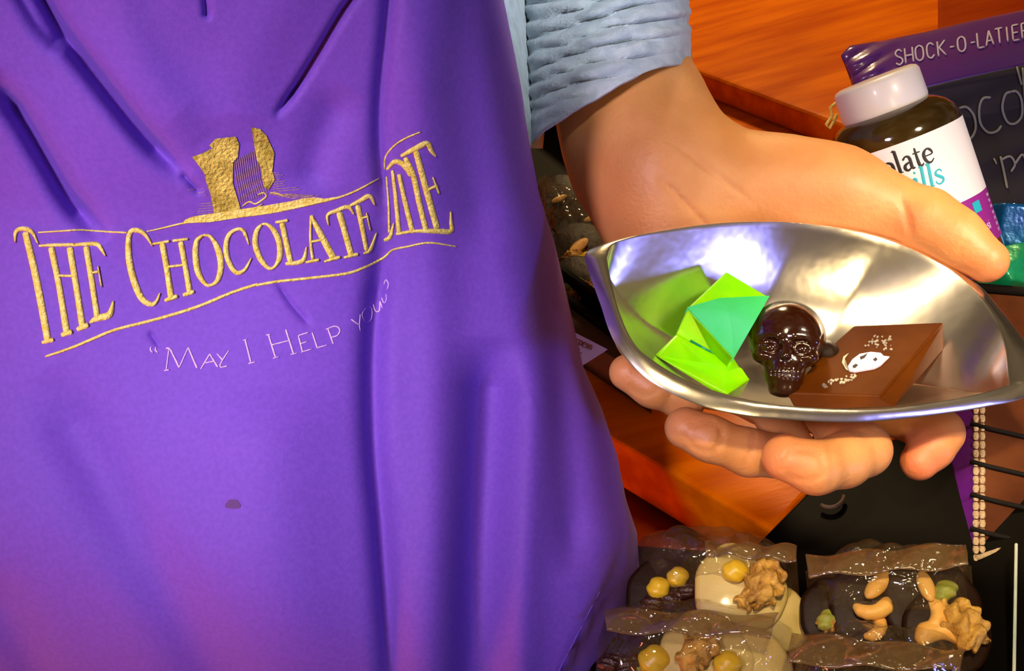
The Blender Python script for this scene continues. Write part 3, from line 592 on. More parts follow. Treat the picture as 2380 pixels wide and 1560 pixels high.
# green wrapped sweet: a bent bar with a folded upper half
gs = empty('green_sweet', BP(1640, 800, -.03), 'bright lime green wrapped sweet with a folded shiny top, in the left of the bowl', 'sweet')
def block(name, top, th, m, parent, bev=.0012, smooth=False):
    return prism(name, top, -Nb*th, m, parent, bev=bev, smooth=smooth)
GA, GB, GD, GC = BP(1688, 630, -.009), BP(1788, 690, -.007), BP(1597, 716, -.003), BP(1706, 832, -.001)
GM1, GM2 = BP(1572, 775, -.013), BP(1722, 858, -.009); GE, GF = BP(1519, 832, -.014), BP(1692, 916, -.010); GG = BP(1746, 880, -.012)
block('upper_fold', [GA, GB, GC, GD], .013, 'green', gs, .0011)
block('middle_fold', [GD+(GC-GD)*.02, GC, GM2, GM1], .012, 'green', gs, .0006)
block('lower_fold', [GM1, GE, GF, GG, GM2], .013, 'green', gs, .0012)
fct = [GD+Nb*.0006, BP(1672, 694, -.0035)+Nb*.0004, GB+Nb*.0009, GC+Nb*.0006]; apx = (fct[0]+fct[1]+fct[2]+fct[3])/4+Nb*.0016
mesh('top_facet', fct+[apx]+[q-Nb*.004 for q in fct], [(0, 1, 4), (1, 2, 4), (2, 3, 4), (3, 0, 4), (0, 3, 8, 5), (3, 2, 7, 8), (2, 1, 6, 7), (1, 0, 5, 6), (5, 8, 7, 6)], 'teal', gs, smooth=False)
def flat_surf(P0, P1, P2, nrm):
    return P0, P1, P2
slit = [GM1*(1-t)+GM2*t+Nb*.0003 for t in (.22, .42, .66)]
tube('seam', slit, .0006, 'gfoil', gs, seg=6)
# chocolate skull
def skull_sdf_local(p):
    # x right, y up, z toward viewer; units: half width = 1
    d = ell(p, (0, .38, -.25), (.98, .92, 1.05))
    d = smin(d, ell(p, (0, .22, .38), (.80, .55, .40)), .25)
    d = smin(d, ell(p, (0, -.62, .40), (.50, .64, .42)), .2)
    for sx in (-1, 1):
        d = smin(d, ell(p, (sx*.56, -.28, .44), (.25, .18, .26)), .18)
        d = smin(d, rcone(p, np.array((sx*.18, .20, .74)), np.array((sx*.66, .14, .52)), .10, .12), .12)
        d = smax(d, -ell(p, (sx*.40, -.07, .84), (.30, .22, .30)), .06)
        d = smin(d, ell(p, (sx*.39, -.10, .55), (.20, .15, .16)), .04)
    d = smin(d, rcone(p, np.array((0, .08, .72)), np.array((0, -.34, .90)), .07, .13), .08)
    for sx in (-1, 1): d = smax(d, -ell(p, (sx*.08, -.46, .92), (.06, .08, .14)), .03)
    d = smin(d, ell(p, (0, -.74, .66), (.34, .22, .20)), .1)
    dg = .025*np.exp(-((p[..., 1]+.78)/.025)**2)*(p[..., 2] > .2)*(np.abs(p[..., 0]) < .32)
    d = d+dg+.018*np.exp(-((np.mod(p[..., 0]+.05, .1)-.05)/.014)**2)*(np.abs(p[..., 1]+.76) < .14)*(p[..., 2] > .3)*(np.abs(p[..., 0]) < .34)
    d = smin(d, ell(p, (0, -1.12, .30), (.36, .16, .34)), .08)
    return d
sx_, sy_ = unit(RT*math.cos(.10)+UP*math.sin(.10)*-1), None
sz_ = unit(-fwd*.93+UP*.20-RT*.22); sx_ = unit(sx_-sz_*(sx_@sz_)); sy_ = np.cross(sz_, sx_)
SC = .0182; SP = C(1826, 812, .506); RM = np.stack([sx_, sy_, sz_], 1)
def skull_w(p): return skull_sdf_local(((p-SP)@RM)/SC)*SC*.8
sk = snet('chocolate_skull', skull_w, SP-.03, SP+.03, .00050, 'choc')
tag(recentre(sk), 'glossy dark chocolate skull between the green sweet and the square chocolate', 'chocolate')
# square milk chocolate
ch = empty('square_chocolate', BP(2040, 860, -.03), 'thick square milk chocolate with pink and silvery printed marks, right of the skull', 'chocolate')
T = dict(TL=BP(1984, 756, -.019), TR=BP(2194, 748, -.006), BR=BP(2047, 921, -.0035))
nT = unit(np.cross(T['TR']-T['BR'], T['TL']-T['BR'])); nT = nT if nT@Nb > 0 else -nT
def onT(px, py): r = ray(px, py); return CAM+r*(((T['BR']-CAM)@nT)/(r@nT))
slab = prism('slab', [onT(1938, 796), T['TL'], T['TR'], T['BR'], onT(1829, 914)], -nT*.019, 'milk', ch, bev=.0012)
def tsurf(px, py, lift=0.0):
    r = ray(px, py); t = ((T['BR']-CAM)@nT)/(r@nT); return CAM+r*np.asarray(t)[..., None]+nT*(lift+.0002)
def K4(l): return [(1700+x/4.327, 660+y/4.327) for x, y in l]
patch('pink_mark', [K4([(1170, 840), (1215, 770), (1290, 715), (1400, 695), (1500, 705), (1530, 735), (1590, 742), (1540, 790), (1500, 830), (1440, 860), (1330, 880), (1240, 895), (1185, 885)])], tsurf, 'lilac', ch, lift=.0005, cuts=0)
patch('dark_spot', [K4([(1290, 750), (1330, 735), (1365, 715), (1340, 755), (1300, 775)])], tsurf, 'ink', ch, lift=.0008, cuts=0)
patch('dark_spot', [K4([(1218, 840), (1250, 820), (1270, 832), (1245, 858), (1222, 858)])], tsurf, 'ink', ch, lift=.0008, cuts=0)
patch('dark_spot', [K4([(1425, 775), (1450, 755), (1466, 775), (1445, 792)])], tsurf, 'ink', ch, lift=.0008, cuts=0)
pol1, pol2 = [], []
for _ in range(34):
    x = 1325+rng.rand()*290; y = 520+rng.rand()*140+(x-1325)*.05; r_ = 7+rng.rand()*13; pol1.append(K4([(x+r_*math.cos(a+_), y+r_*.7*math.sin(a+_)) for a in (0, 1.5, 3, 4.6)]))
for _ in range(34):
    x = 920+rng.rand()*350; y = 1030-(x-920)*.28+(rng.rand()-.5)*60; r_ = 8+rng.rand()*14; pol2.append(K4([(x+r_*math.cos(a+_), y+r_*.7*math.sin(a+_)) for a in (0, 1.5, 3, 4.6)]))
M['silver'] = mat('silvery_print', (0.45, 0.42, 0.38), 0.35, metal=0.6)
patch('silver_mark', pol1, tsurf, 'silver', ch, lift=.0004, cuts=0); patch('silver_mark', pol2, tsurf, 'silver', ch, lift=.0004, cuts=0)
br = [K4([(1110, 800), (1125, 740), (1180, 705), (1140, 760), (1135, 830), (1180, 880), (1150, 870)])]; patch('silver_mark', br, tsurf, 'silver', ch, lift=.0004, cuts=0)
pc = C(1918, 832, .518); pr = snet('shadow_ball', lambda p: ell(p, pc, (.0075, .0080, .0090)), pc-.011, pc+.011, .0007, 'dchoc')  # dark ball added where a shadow lies beside the skull
tag(recentre(pr), 'small round dark ball standing in for the shadow between skull and square chocolate', 'chocolate')
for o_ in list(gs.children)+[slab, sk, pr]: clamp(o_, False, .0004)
# ================================================================== BOTTLE
BS = 0.79; bb = C(2194, 655, .668); bt = C(2028, 168, .650)
Bup = unit(bt-bb); bL = np.linalg.norm(bt-bb)
bo = empty('pill_bottle', bb, 'dark brown bottle with white cap and white and magenta label, leaning behind the thumb', 'bottle')
bx = unit(np.cross(Bup, -fwd)); bx = bx if bx@RT > 0 else -bx; bz = np.cross(bx, Bup); bz = bz if bz@fwd < 0 else -bz
def lathe(name, prof, m, parent, seg=64, amin=0, amax=2*math.pi):
    closed = abs(amax-amin-2*math.pi) < 1e-6; an = np.linspace(amin, amax, seg, endpoint=not closed)
    P = np.array([[bb+Bup*h*BS+(bx*math.sin(a)+bz*math.cos(a))*r*BS for a in an] for r, h in prof]); return grid(name, P, m, parent, closed_c=closed)
RBt = .0488; hh = bL
lathe('glass_body', [(0.001, 0), (RBt*.8, 0), (RBt*.95, .002), (RBt, .008), (RBt, .118), (RBt*.99, .123), (RBt*.95, .128), (RBt*.87, .133), (RBt*.76, .137), (RBt*.62, .140), (.001, .140)], 'bottle', bo)
lathe('label', [(RBt*1.008, .061), (RBt*1.008, .117)], 'label', bo, amin=-1.45, amax=1.45)
lathe('label_band', [(RBt*1.008, .024), (RBt*1.008, .061)], 'magenta', bo, amin=-1.45, amax=1.45)
capz = .139
lathe('cap', [(.001, capz+.026), (.027, capz+.026), (.0302, capz+.0248), (.0318, capz+.022), (.0322, capz+.003), (.0315, capz), (.030, capz-.001), (.026, capz)], 'white', bo, seg=80)
def bsurf(x, h, lift=0.0):  # x arc length in metres, measured right from the facing line
    x = np.asarray(x, float); h = np.asarray(h, float); a = x/RBt; R_ = RBt*1.008+lift
    return bb+BS*(Bup*h[..., None]+(bx*np.sin(a)[..., None]+bz*np.cos(a)[..., None])*np.asarray(R_)[..., None])
# stroke font, units: x width, y 0..1 x-height ~.6 ; third value = weight
GL = {
 'o': [[(.26, .6, .08), (.08, .5, .13), (.06, .3, .15), (.1, .1, .13), (.26, .0, .07), (.42, .1, .13), (.46, .3, .15), (.43, .5, .13), (.26, .6, .08)]],
 'l': [[(.02, .97, .05), (.14, 1.0, .12)], [(.14, 1.0, .14), (.14, .02, .14)], [(.02, .01, .05), (.26, .01, .05)]],
 'a': [[(.06, .48, .10), (.2, .6, .08), (.34, .5, .13), (.34, .08, .14), (.46, .02, .06)], [(.34, .34, .06), (.12, .26, .12), (.06, .12, .14), (.16, .0, .10), (.34, .1, .06)]],
 't': [[(.14, .82, .08), (.14, .12, .14), (.22, .0, .10), (.34, .08, .05)], [(.0, .6, .06), (.32, .6, .06)]],
 'e': [[(.06, .32, .05), (.42, .34, .07), (.38, .52, .12), (.24, .6, .08), (.08, .46, .14), (.06, .24, .15), (.14, .05, .12), (.28, .0, .08), (.44, .12, .05)]],
 'i': [[(.02, .57, .05), (.14, .6, .12)], [(.14, .6, .13), (.14, .02, .13)], [(.02, .01, .05), (.26, .01, .05)], [(.10, .82, .12), (.17, .84, .12)]],
 's': [[(.36, .46, .05), (.3, .58, .07), (.14, .58, .08), (.07, .46, .12), (.2, .33, .14), (.35, .2, .13), (.34, .06, .10), (.18, .0, .08), (.06, .08, .06), (.04, .18, .05)]],
 'c': [[(.42, .48, .10), (.28, .6, .08), (.1, .5, .13), (.06, .3, .15), (.1, .1, .13), (.26, .0, .08), (.42, .12, .05)]],
 'h': [[(.02, .97, .05), (.12, 1, .12)], [(.12, 1.0, .14), (.12, .0, .14)], [(.12, .45, .06), (.28, .6, .09), (.42, .48, .14), (.42, .0, .14)]],
 'p': [[(.12, .6, .14), (.12, -.3, .14)], [(.12, .5, .07), (.28, .6, .08), (.46, .45, .14), (.46, .18, .14), (.3, .0, .08), (.12, .1, .06)], [(.0, -.3, .05), (.26, -.3, .05)]],
 'r': [[(.1, .6, .12), (.1, .0, .12)], [(.1, .4, .06), (.24, .6, .09), (.34, .55, .10)]],
 'n': [[(.1, .6, .13), (.1, .0, .13)], [(.1, .42, .06), (.26, .6, .09), (.4, .46, .13), (.4, .0, .13)]],
}
WD = {'o': .54, 'l': .30, 'a': .50, 't': .36, 'e': .50, 'i': .30, 's': .42, 'c': .48, 'h': .56, 'p': .54, 'r': .36, 'n': .52}
def typeset(txt, x0, y0, sc, slant=0.0, wmul=1.0):
    out = []; x = x0
    for ch_ in txt:
        for st_ in GL[ch_]: out.append([(x+(a+slant*b)*sc, y0+b*sc, w_*sc*wmul) for a, b, w_ in st_])
        x += WD[ch_]*sc
    return out
t1 = strokes('printed_word', typeset('chocolate', -.0680, .0965, .0168), bsurf, 'ink', bo, lift=.0002, step=.0008, base=.0001)
t2 = strokes('printed_word', typeset('pills', -.0265, .0795, .0168, slant=.12), bsurf, 'cyan', bo, lift=.0002, step=.0008, base=.0001); t2['label'] = 'turquoise printed word'
patch('blue_square', [[(.020, .049), (.028, .049), (.028, .057), (.020, .057)]], bsurf, 'cyan', bo, lift=.0004, cuts=1)
M['lilac2'] = M['lilac']
strokes('small_print', typeset('si', .028, .034, .007)+[[(.044, .028+i*.0045, .0008), (.044, .0305+i*.0045, .0008)] for i in range(7)]+[[(.0475, .028+i*.0045, .0008), (.0475, .030+i*.0045, .0008)] for i in range(7)], bsurf, 'lilac', bo, lift=.0002, step=.0006, base=.0001)
# gold tie beside the cap
gt = tube('gold_twist_tie', [C(x, y, .67) for x, y in [(1944, 238), (1930, 250), (1934, 268), (1920, 290), (1928, 300), (1946, 266)]], .0010, 'gold', None, seg=8)
tag(recentre(gt), 'small gold twist tie poking out behind the left of the bottle cap', 'twist tie')
# ================================================================== PURPLE POUCH with chalk panel
pu = empty('purple_pouch', PZ(2350, 500, ZC), 'purple film pouch with a dark chalk lettered panel, behind the bottle', 'pouch')
def pouch_d(px, py): return .735+.00012*(500-py)
top = np.array([(1955, 130), (1975, 108), (2050, 96), (2150, 76), (2250, 52), (2380, 24), (2600, -25), (2900, -90)], float)
bot = np.array([(1955, 250), (2100, 640), (2380, 620), (2900, 520)], float)
rows = np.empty((90, 150, 3))
xs = np.linspace(1955, 2900, 150)
for j, x in enumerate(xs):
    yt = np.interp(x, top[:, 0], top[:, 1]); yb = yt+ (90+ (x-1955)*2.2 if x < 2130 else 475+(x-2130)*.02)
    for i, t in enumerate(np.linspace(0, 1, 90)):
        x = xs[j]+140*t; yt = np.interp(x, top[:, 0], top[:, 1]); y = yt+475*t
        pil = .020*math.sin(min(1, t*3.3)*math.pi/2*1.0)**.6 if t < .3 else .020-.008*min(1, (t-.3)*6)
        end = min(1, (xs[j]-1955)/60)**.5
        cr = .0022*math.sin(x*.09+y*.16)*math.exp(-((x-2010)/60)**2)+.0008*math.sin(y*.05+x*.02)
        rows[i, j] = C(x, y, pouch_d(x, y)-pil*end-cr)
def rowsplit(a, b): return rows[a:b+1]
nb = 24
o = grid('purple_header', rows[:nb+1], 'purplebag', pu, thick=.0012); o = grid('chalk_panel', rows[nb:], 'slate', pu, thick=.0012); o['label'] = 'dark slate coloured lower panel'
bk = np.array([[C(x+140*t, np.interp(x+140*t, top[:, 0], top[:, 1])+475*t, pouch_d(x, np.interp(x, top[:, 0], top[:, 1])+475*t)+.003+.012*math.sin(t*math.pi)*min(1, (x-1955)/60)**.5) for x in xs] for t in np.linspace(0, 1, 12)]); grid('pouch_back', bk, 'purplebag', pu, thick=.001)
def psurf(px, py, lift=0.0):
    px = np.atleast_1d(np.asarray(px, float)); py = np.atleast_1d(np.asarray(py, float)); out = []
    for x, y in zip(px, py):
        yt = np.interp(x, top[:, 0], top[:, 1]); t = (y-yt)/475; pil = .020*math.sin(min(1, t*3.3)*math.pi/2)**.6 if t < .3 else .020-.008*min(1, (t-.3)*6)
        out.append(C(x, y, pouch_d(x, y)-pil-.0008*math.sin(y*.05+x*.02)-.0016-lift))
    return np.array(out)
# header letters: crop origin (1780,0) scale 2.228
CAPS = {'S': [[(.5, .82), (.3, 1), (.08, .85), (.12, .62), (.42, .42), (.5, .2), (.3, 0), (.04, .15)]], 'H': [[(0, 0), (0, 1)], [(.5, 0), (.5, 1)], [(0, .5), (.5, .5)]], 'O': [[(.25, 1), (.02, .8), (.02, .2), (.25, 0), (.48, .2), (.48, .8), (.25, 1)]], 'C': [[(.48, .8), (.26, 1), (.03, .8), (.03, .2), (.26, 0), (.48, .2)]], 'K': [[(0, 0), (0, 1)], [(.5, 1), (.03, .5)], [(.1, .55), (.5, 0)]], '-': [[(.05, .45), (.35, .45)]],
 'L': [[(0, 1), (0, 0)], [(0, 0), (.42, 0)]], 'A': [[(0, 0), (.25, 1)], [(.25, 1), (.5, 0)], [(.1, .33), (.4, .33)]], 'T': [[(.25, 0), (.25, 1)], [(0, 1), (.5, 1)]], 'I': [[(.05, 0), (.05, 1)]], 'E': [[(0, 0), (0, 1)], [(0, 1), (.42, 1)], [(0, .5), (.36, .5)], [(0, 0), (.42, 0)]], 'R': [[(0, 0), (0, 1)], [(0, 1), (.35, .95), (.42, .75), (.35, .52), (0, .5)], [(.2, .5), (.48, 0)]]}
def q4(x, y): return 1780+x/2.228, y/2.228
items = []
spots = [('S', 672), ('H', 726), ('O', 780), ('C', 838), ('K', 895), ('-', 952), ('O', 998), ('-', 1060), ('L', 1100), ('A', 1142), ('T', 1193), ('I', 1250), ('E', 1282), ('R', 1330), ('S', 1380)]
for c_, x in spots:
    yb = 340-(x-672)*.212; h_ = 78
    for st_ in CAPS[c_]:
        pts = []
        for a, b in st_:
            X = x+a*78+ (-.06*b*h_)*-1*0 - b*h_*.10; Y = yb-a*78*.212-b*h_; u, v = q4(X, Y); pts.append((u, v, 4.2))
        items.append(pts)
strokes('printed_title', items, psurf, 'lilac', pu, lift=.0003, step=4, base=.0001)
def ch4(l, w_=4.5): return [(*q4(x, y), w_) for x, y in l]
chalk = [ch4([(1000, 560), (1040, 555), (1078, 600), (1085, 670), (1055, 720), (1010, 700)], 5.5), ch4([(1165, 505), (1125, 510), (1105, 560), (1112, 640), (1150, 685), (1195, 680), (1220, 650)], 5.5), ch4([(1270, 475), (1240, 490), (1225, 560), (1250, 630), (1290, 640), (1325, 600), (1325, 520), (1300, 475), (1270, 475)], 5.5), ch4([(1300, 345), (1325, 440)], 5), ch4([(1330, 350), (1337, 450), (1345, 560)], 5),
 ch4([(1180, 820), (1195, 850)], 4.5), ch4([(1215, 810), (1235, 900), (1250, 975)], 5.5), ch4([(1215, 830), (1265, 810), (1290, 850), (1270, 890)], 5), ch4([(1290, 850), (1330, 800), (1350, 860), (1360, 930)], 5)]
strokes('chalk_lettering', chalk, psurf, 'chalk', pu, lift=.0003, step=4, base=.0001)
# ================================================================== FOILS
def lump(name, c, r, m, label, cat, seed, group=None):
    rs = np.random.RandomState(seed); ds = rs.randn(26, 3); ds /= np.linalg.norm(ds, axis=1)[:, None]; offs = .72+.28*rs.rand(26)
    r = np.array(r)
    def f(p):
        q = (p-c)/r; return (np.max(q@ds.T-offs, axis=-1))*r.min()
    o = snet(name, f, c-r*1.7, c+r*1.7, r.min()/9, m, iters=2)
    tag(recentre(o), label, cat, group); return o
lump('blue_foil_sweet', C(2356, 540, .695), (.026, .022, .017), 'blue', 'blue foil wrapped sweet at the right behind the thumb tip', 'sweet', 3)
lump('green_foil_sweet', C(2350, 624, .672), (.026, .020, .016), 'gfoil', 'green foil wrapped sweet just right of the thumb tip, below the blue one', 'sweet', 5)
# ================================================================== VIOLET AND BROWN STITCHED BOX
bxo = empty('stitched_box', C(2300, 1300, .82), 'violet and brown box with beige stitching and black bands, right below the bowl', 'box')
_a, _b, _c = C(2268, 1303, .522), C(2600, 1150, .545), C(2268, 676, .637); nX = unit(np.cross(_b-_a, _c-_a)); nX = nX if nX@fwd < 0 else -nX
def X3(x, y, o=0.0):
    r = ray(x, y); return CAM+r*(((_a-CAM)@nX)/(r@nX))-nX*o
prism('brown_panel', [X3(2262, 676), X3(2600, 690), X3(2600, 1150), X3(2380, 1268), X3(2268, 1303)], -nX*.022, 'brown', bxo, bev=.001)
prism('violet_side', [X3(2261, 676), X3(2265, 1302), X3(2242, 1262, .012), X3(2178, 1085, .02), X3(2178, 690, .03)], -nX*.012, 'violet', bxo, bev=.0008)
for y0 in (992, 1080, 1157, 1236):
    tube('black_band', [X3(2254, y0-5, -.001), X3(2300, y0+8, -.001), X3(2420, y0+36, -.001), X3(2600, y0+76, -.001)], .0013, 'blackmatt', bxo, seg=8)
tube('black_rim', [X3(2262, 672, -.001), X3(2600, 700, -.001)], .0030, 'blackmatt', bxo, seg=10)
for xo in (2268, 2283):
    V, F = [], []
    for i in range(30):
        y = 700+i*20.3; a = X3(xo, y); b_ = X3(xo, y+18); rr = .0016; off = len(V)
        for t in np.linspace(0, 1, 5):
            c_ = a+(b_-a)*t; e = math.sin(math.pi*(.1+.8*t))**.4
            for k in range(8): V.append(c_+RT*rr*e*math.cos(k*math.pi/4)-fwd*rr*e*math.sin(k*math.pi/4))
        F += gridfaces(5, 8, True, off)
    mesh('stitch_row', V, F, 'stitch', bxo)
tube('stitch_hem', [X3(2268, 1300, -.001), X3(2310, 1286, -.001), X3(2380, 1256, -.001)], .0013, 'stitch', bxo)
# clear glass edge at far right
gl = prism('glass_pane', [C(2358, 1262, .49), C(2366, 1262, .49), C(2360, 1640, .45), C(2351, 1640, .45)], unit(ray(2360, 1450))*.01, mat('pale_glass_edge', (.35, .45, .38), .08, col2=(.75, .78, .62), cscale=18, coat=1), bev=.001)
tag(recentre(gl), 'pale green glass pane edge standing upright at the far right below the stitched box', 'glass pane')
# ================================================================== NUT CHOCOLATES AND BAGS
def plane_frame(c):
    # local frame lying on a stand level: image right, image up projected on the horizontal
    r = unit(np.array([RT[0], RT[1], 0])); f = np.array([-r[1], r[0], 0]); return r, f
def nut_mesh(kind, c, size, ang, parent, tilt=0.3):
    ca, sa = math.cos(ang), math.sin(ang)
    R_ = np.array([[ca, -sa, 0], [sa, ca, 0], [0, 0, 1]]); s = size
    if kind == 'cashew':
        pts = [np.array([math.cos(t)*.62-.1, math.sin(t)*.75, 0]) for t in np.linspace(-1.35, 1.35, 7)]
        rad = [.22, .32, .36, .36, .38, .40, .30]
        def f(p):
            q = ((p-c)@R_)/s; d = None
            for i in range(6):
                e = rcone(q, pts[i], pts[i+1], rad[i], rad[i+1]); d = e if d is None else smin(d, e, .08)
            return d*s
        return snet('cashew', f, c-1.5*s, c+1.5*s, s*.14, 'nut', parent, iters=2)
    if kind == 'almond':
        return snet('almond', lambda p: ell((p-c)@R_, (0, 0, 0), (s*1.1, s*.45, s*.35)), c-1.3*s, c+1.3*s, s*.14, 'nut', parent, iters=2)
    if kind == 'walnut':
        def f(p):
            q = ((p-c)@R_)/s; return (np.linalg.norm(q/np.array([1, .7, .55]), axis=-1)-1+.16*np.sin(q[..., 0]*9+2*np.sin(q[..., 1]*6))+.12*np.sin(q[..., 1]*11+q[..., 2]*7))*s*.4
        return snet('walnut', f, c-1.4*s, c+1.4*s, s*.11, 'walnut', parent, iters=2)
    if kind == 'pistachio':
        def f(p):
            q = ((p-c)@R_)/s; return (np.linalg.norm(q/np.array([.8, .55, .5]), axis=-1)-1+.08*np.sin(q[..., 0]*10+q[..., 1]*7))*s*.45
        return snet('pistachio', f, c-1.2*s, c+1.2*s, s*.13, 'pistachio', parent, iters=2)
    if kind == 'raisin':
        def f(p):
            q = ((p-c)@R_)/s; return (np.linalg.norm(q/np.array([.95, .7, .5]), axis=-1)-1+.13*np.sin(q[..., 0]*9+q[..., 1]*11))*s*.45
        return snet('raisin', f, c-1.4*s, c+1.4*s, s*.13, 'raisin', parent, iters=2)
    if kind == 'fruit':
        def f(p):
            q = ((p-c)@R_)/s; return (np.linalg.norm(q/np.array([.8, .7, .65]), axis=-1)-1+.05*np.sin(q[..., 0]*7+q[..., 2]*7))*s*.55
        return snet('candied_fruit', f, c-1.2*s, c+1.2*s, s*.13, 'yellow', parent, iters=2)
def disc(px, py, z, rad, m, label, nuts, group, tiltv=(0, 0, 1), th=.006, q_=None):
    q_ = QS if q_ is None else q_; rad *= q_; th *= q_; nuts = [(a_, b_, c_, d_*q_, e_) for a_, b_, c_, d_, e_ in nuts]
    if q_ < 1: z = ZT+(z-ZT)*q_
    c = PZ(px, py, z); n = unit(np.array(tiltv, float)); a = unit(np.cross(n, [0, 1, .1])); b = np.cross(n, a)
    root = empty('nut_chocolate', c, label, 'chocolate', group)
    prof = [(.001, 0), (.9, 0), (.97, .12), (1, .45), (.96, .82), (.88, 1), (.001, 1.02)]
    P = np.array([[c+(a*math.cos(t)+b*math.sin(t))*rad*q*(1+.03*math.sin(3*t)+.02*math.sin(7*t))+n*th*h_ for t in np.linspace(0, 2*math.pi, 40, endpoint=False)] for q, h_ in prof])
    grid('disc', P, m, root, closed_c=True)
    for k, x, y, s, ang in nuts:
        r = ray(x, y); cc = c+n*(th*1.0+s*.30); t = ((cc-CAM)@n)/(r@n); nut_mesh(k, CAM+r*t, s, ang, root)
    return root
SL = (0.05, -0.55, 1)
# back left bag
disc(1545, 1390, ZT+.022, .030, 'dchoc', 'dark chocolate disc with yellow fruit and raisins in the back left bag', [('fruit', 1575, 1342, .011, .3), ('fruit', 1530, 1368, .012, .8), ('raisin', 1600, 1375, .010, .4), ('raisin', 1560, 1395, .011, .2), ('raisin', 1520, 1402, .011, .2)], None, SL)
disc(1718, 1372, ZT+.030, .034, 'wchoc', 'round white chocolate disc topped with walnut and yellow fruit, in the back left bag', [('fruit', 1708, 1328, .012, 0), ('walnut', 1775, 1350, .020, 1.1), ('walnut', 1755, 1385, .014, .3)], None, SL)
disc(1800, 1440, ZT+.012, .026, 'wchoc', 'plain edge of a white chocolate disc at the lower right of the back left bag', [], None, SL)
disc(1612, 1412, ZT+.014, .024, 'wchoc', 'small slanted white chocolate disc edge under the raisins in the back left bag', [], None, SL)
# front left bag
disc(1640, 1535, ZT+.022, .034, 'wchoc', 'white chocolate disc with walnut pieces and yellow fruit, in the front left bag', [('walnut', 1625, 1505, .017, .6), ('fruit', 1690, 1545, .013, .2), ('walnut', 1605, 1540, .012, 1.2)], None, SL)
disc(1500, 1548, ZT+.020, .030, 'dchoc', 'dark chocolate disc with raisins and an orange fruit piece, left in the front left bag', [('fruit', 1520, 1535, .015, .2), ('raisin', 1460, 1548, .011, .5), ('raisin', 1420, 1540, .010, .1), ('pistachio', 1480, 1555, .008, .1)], None, SL)
disc(1745, 1552, ZT+.014, .028, 'wchoc', 'pale white chocolate disc at the right end of the front left bag', [], None, SL)
# back right bag
disc(2040, 1410, ZT+.022, .036, 'dchoc', 'dark chocolate disc topped with pale cashews in the middle of the back right bag', [('almond', 2042, 1358, .014, .6), ('cashew', 2025, 1405, .014, -1.7), ('cashew', 2025, 1458, .0115, -.8)], None, SL)
disc(1940, 1430, ZT+.016, .026, 'dchoc', 'dark chocolate disc with pistachios at the left of the back right bag', [('pistachio', 1925, 1440, .012, .5), ('pistachio', 1960, 1425, .010, 1), ('walnut', 1932, 1445, .010, .2)], None, SL)
disc(2160, 1400, ZT+.024, .034, 'dchoc', 'dark chocolate disc with a cashew and green pistachios in the back right bag', [('almond', 2152, 1362, .0125, 1.4), ('cashew', 2155, 1425, .015, -.3), ('pistachio', 2195, 1375, .013, .4), ('pistachio', 2200, 1415, .009, .4)], None, SL)
disc(2195, 1475, ZT+.018, .030, 'dchoc', 'dark chocolate disc with a big golden cashew and walnut in the back right bag', [('cashew', 2192, 1490, .018, 1.1), ('walnut', 2238, 1450, .019, 1.6)], None, SL)
def bag(quad, z, hgt, name, label, flapq, seed, group=None, hi=0.02):
    if flapq: hgt *= QS; flapq = [(a_, b_, c_*QS) for a_, b_, c_ in flapq]
    q = [PZ(x, y, z) for x, y in quad]; c = sum(q)/4; root = empty(name, c, label, 'bag', group); rs = np.random.RandomState(seed); n = 46
    ph = rs.rand(8)*6; out = []
    for sgn in (1, -1):
        G = np.empty((n, n, 3))
        for i, v in enumerate(np.linspace(0, 1, n)):
            for j, u in enumerate(np.linspace(0, 1, n)):
                p = (q[0]*(1-u)+q[1]*u)*(1-v)+(q[3]*(1-u)+q[2]*u)*v; e = (max(0, 16*u*(1-u)*v*(1-v)))**.45
                cr = .0022*math.sin(u*13+ph[0]+4*v)*math.sin(v*9+ph[1])+.0015*abs(math.sin(u*6+v*11+ph[2]))+.0012*abs(math.sin(u*17-v*9+ph[3]))
                G[i, j] = p+np.array([0, 0, 1])*((hgt*e+cr*e*1.6) if sgn > 0 else .001)+np.array([0, .55*hgt*0, 0])
        out.append(G)
    V = np.vstack([g.reshape(-1, 3) for g in out]); F = gridfaces(n, n)+gridfaces(n, n, False, n*n)
    mesh('film_pillow', V, F, 'film', root, weld=True)
    if flapq:
        fq = [PZ(x, y, z+h_) for x, y, h_ in flapq]; G = np.empty((10, 50, 3))
        for i, v in enumerate(np.linspace(0, 1, 10)):
            for j, u in enumerate(np.linspace(0, 1, 50)):
                G[i, j] = (fq[0]*(1-u)+fq[1]*u)*(1-v)+(fq[3]*(1-u)+fq[2]*u)*v+np.array([0, 0, 1])*(.0015*math.sin(u*15+ph[4]+v*3)+.002*math.sin(v*math.pi))
        grid('folded_flap', G, 'flap', root, thick=.0006)
        tube('sealed_edge', [G[-1, j]+np.array([0, 0, .0012]) for j in range(50)], .0009, 'film', root, seg=6)
    return root
bag([(1478, 1272), (1852, 1300), (1862, 1450), (1470, 1440)], ZT+.002, .050, 'clear_bag', 'clear film bag of white and dark nut chocolates, back row left beside the apron', [(1640, 1262, .045), (1852, 1268, .045), (1850, 1305, .048), (1640, 1290, .048)], 1)
bag([(1872, 1330), (2258, 1318), (2268, 1500), (1888, 1480)], ZT+.002, .050, 'clear_bag', 'clear film bag of cashew chocolates, back row right under the stitched box', [(1872, 1292, .05), (2245, 1262, .05), (2250, 1318, .052), (1880, 1342, .052)], 2)
bag([(1395, 1440), (1850, 1470), (1850, 1640), (1380, 1640)], ZT+.002, .052, 'clear_bag', 'clear film bag of fruit chocolates, front row left beside the apron corner', [(1405, 1415, .050), (1810, 1430, .050), (1790, 1480, .054), (1412, 1470, .054)], 3)
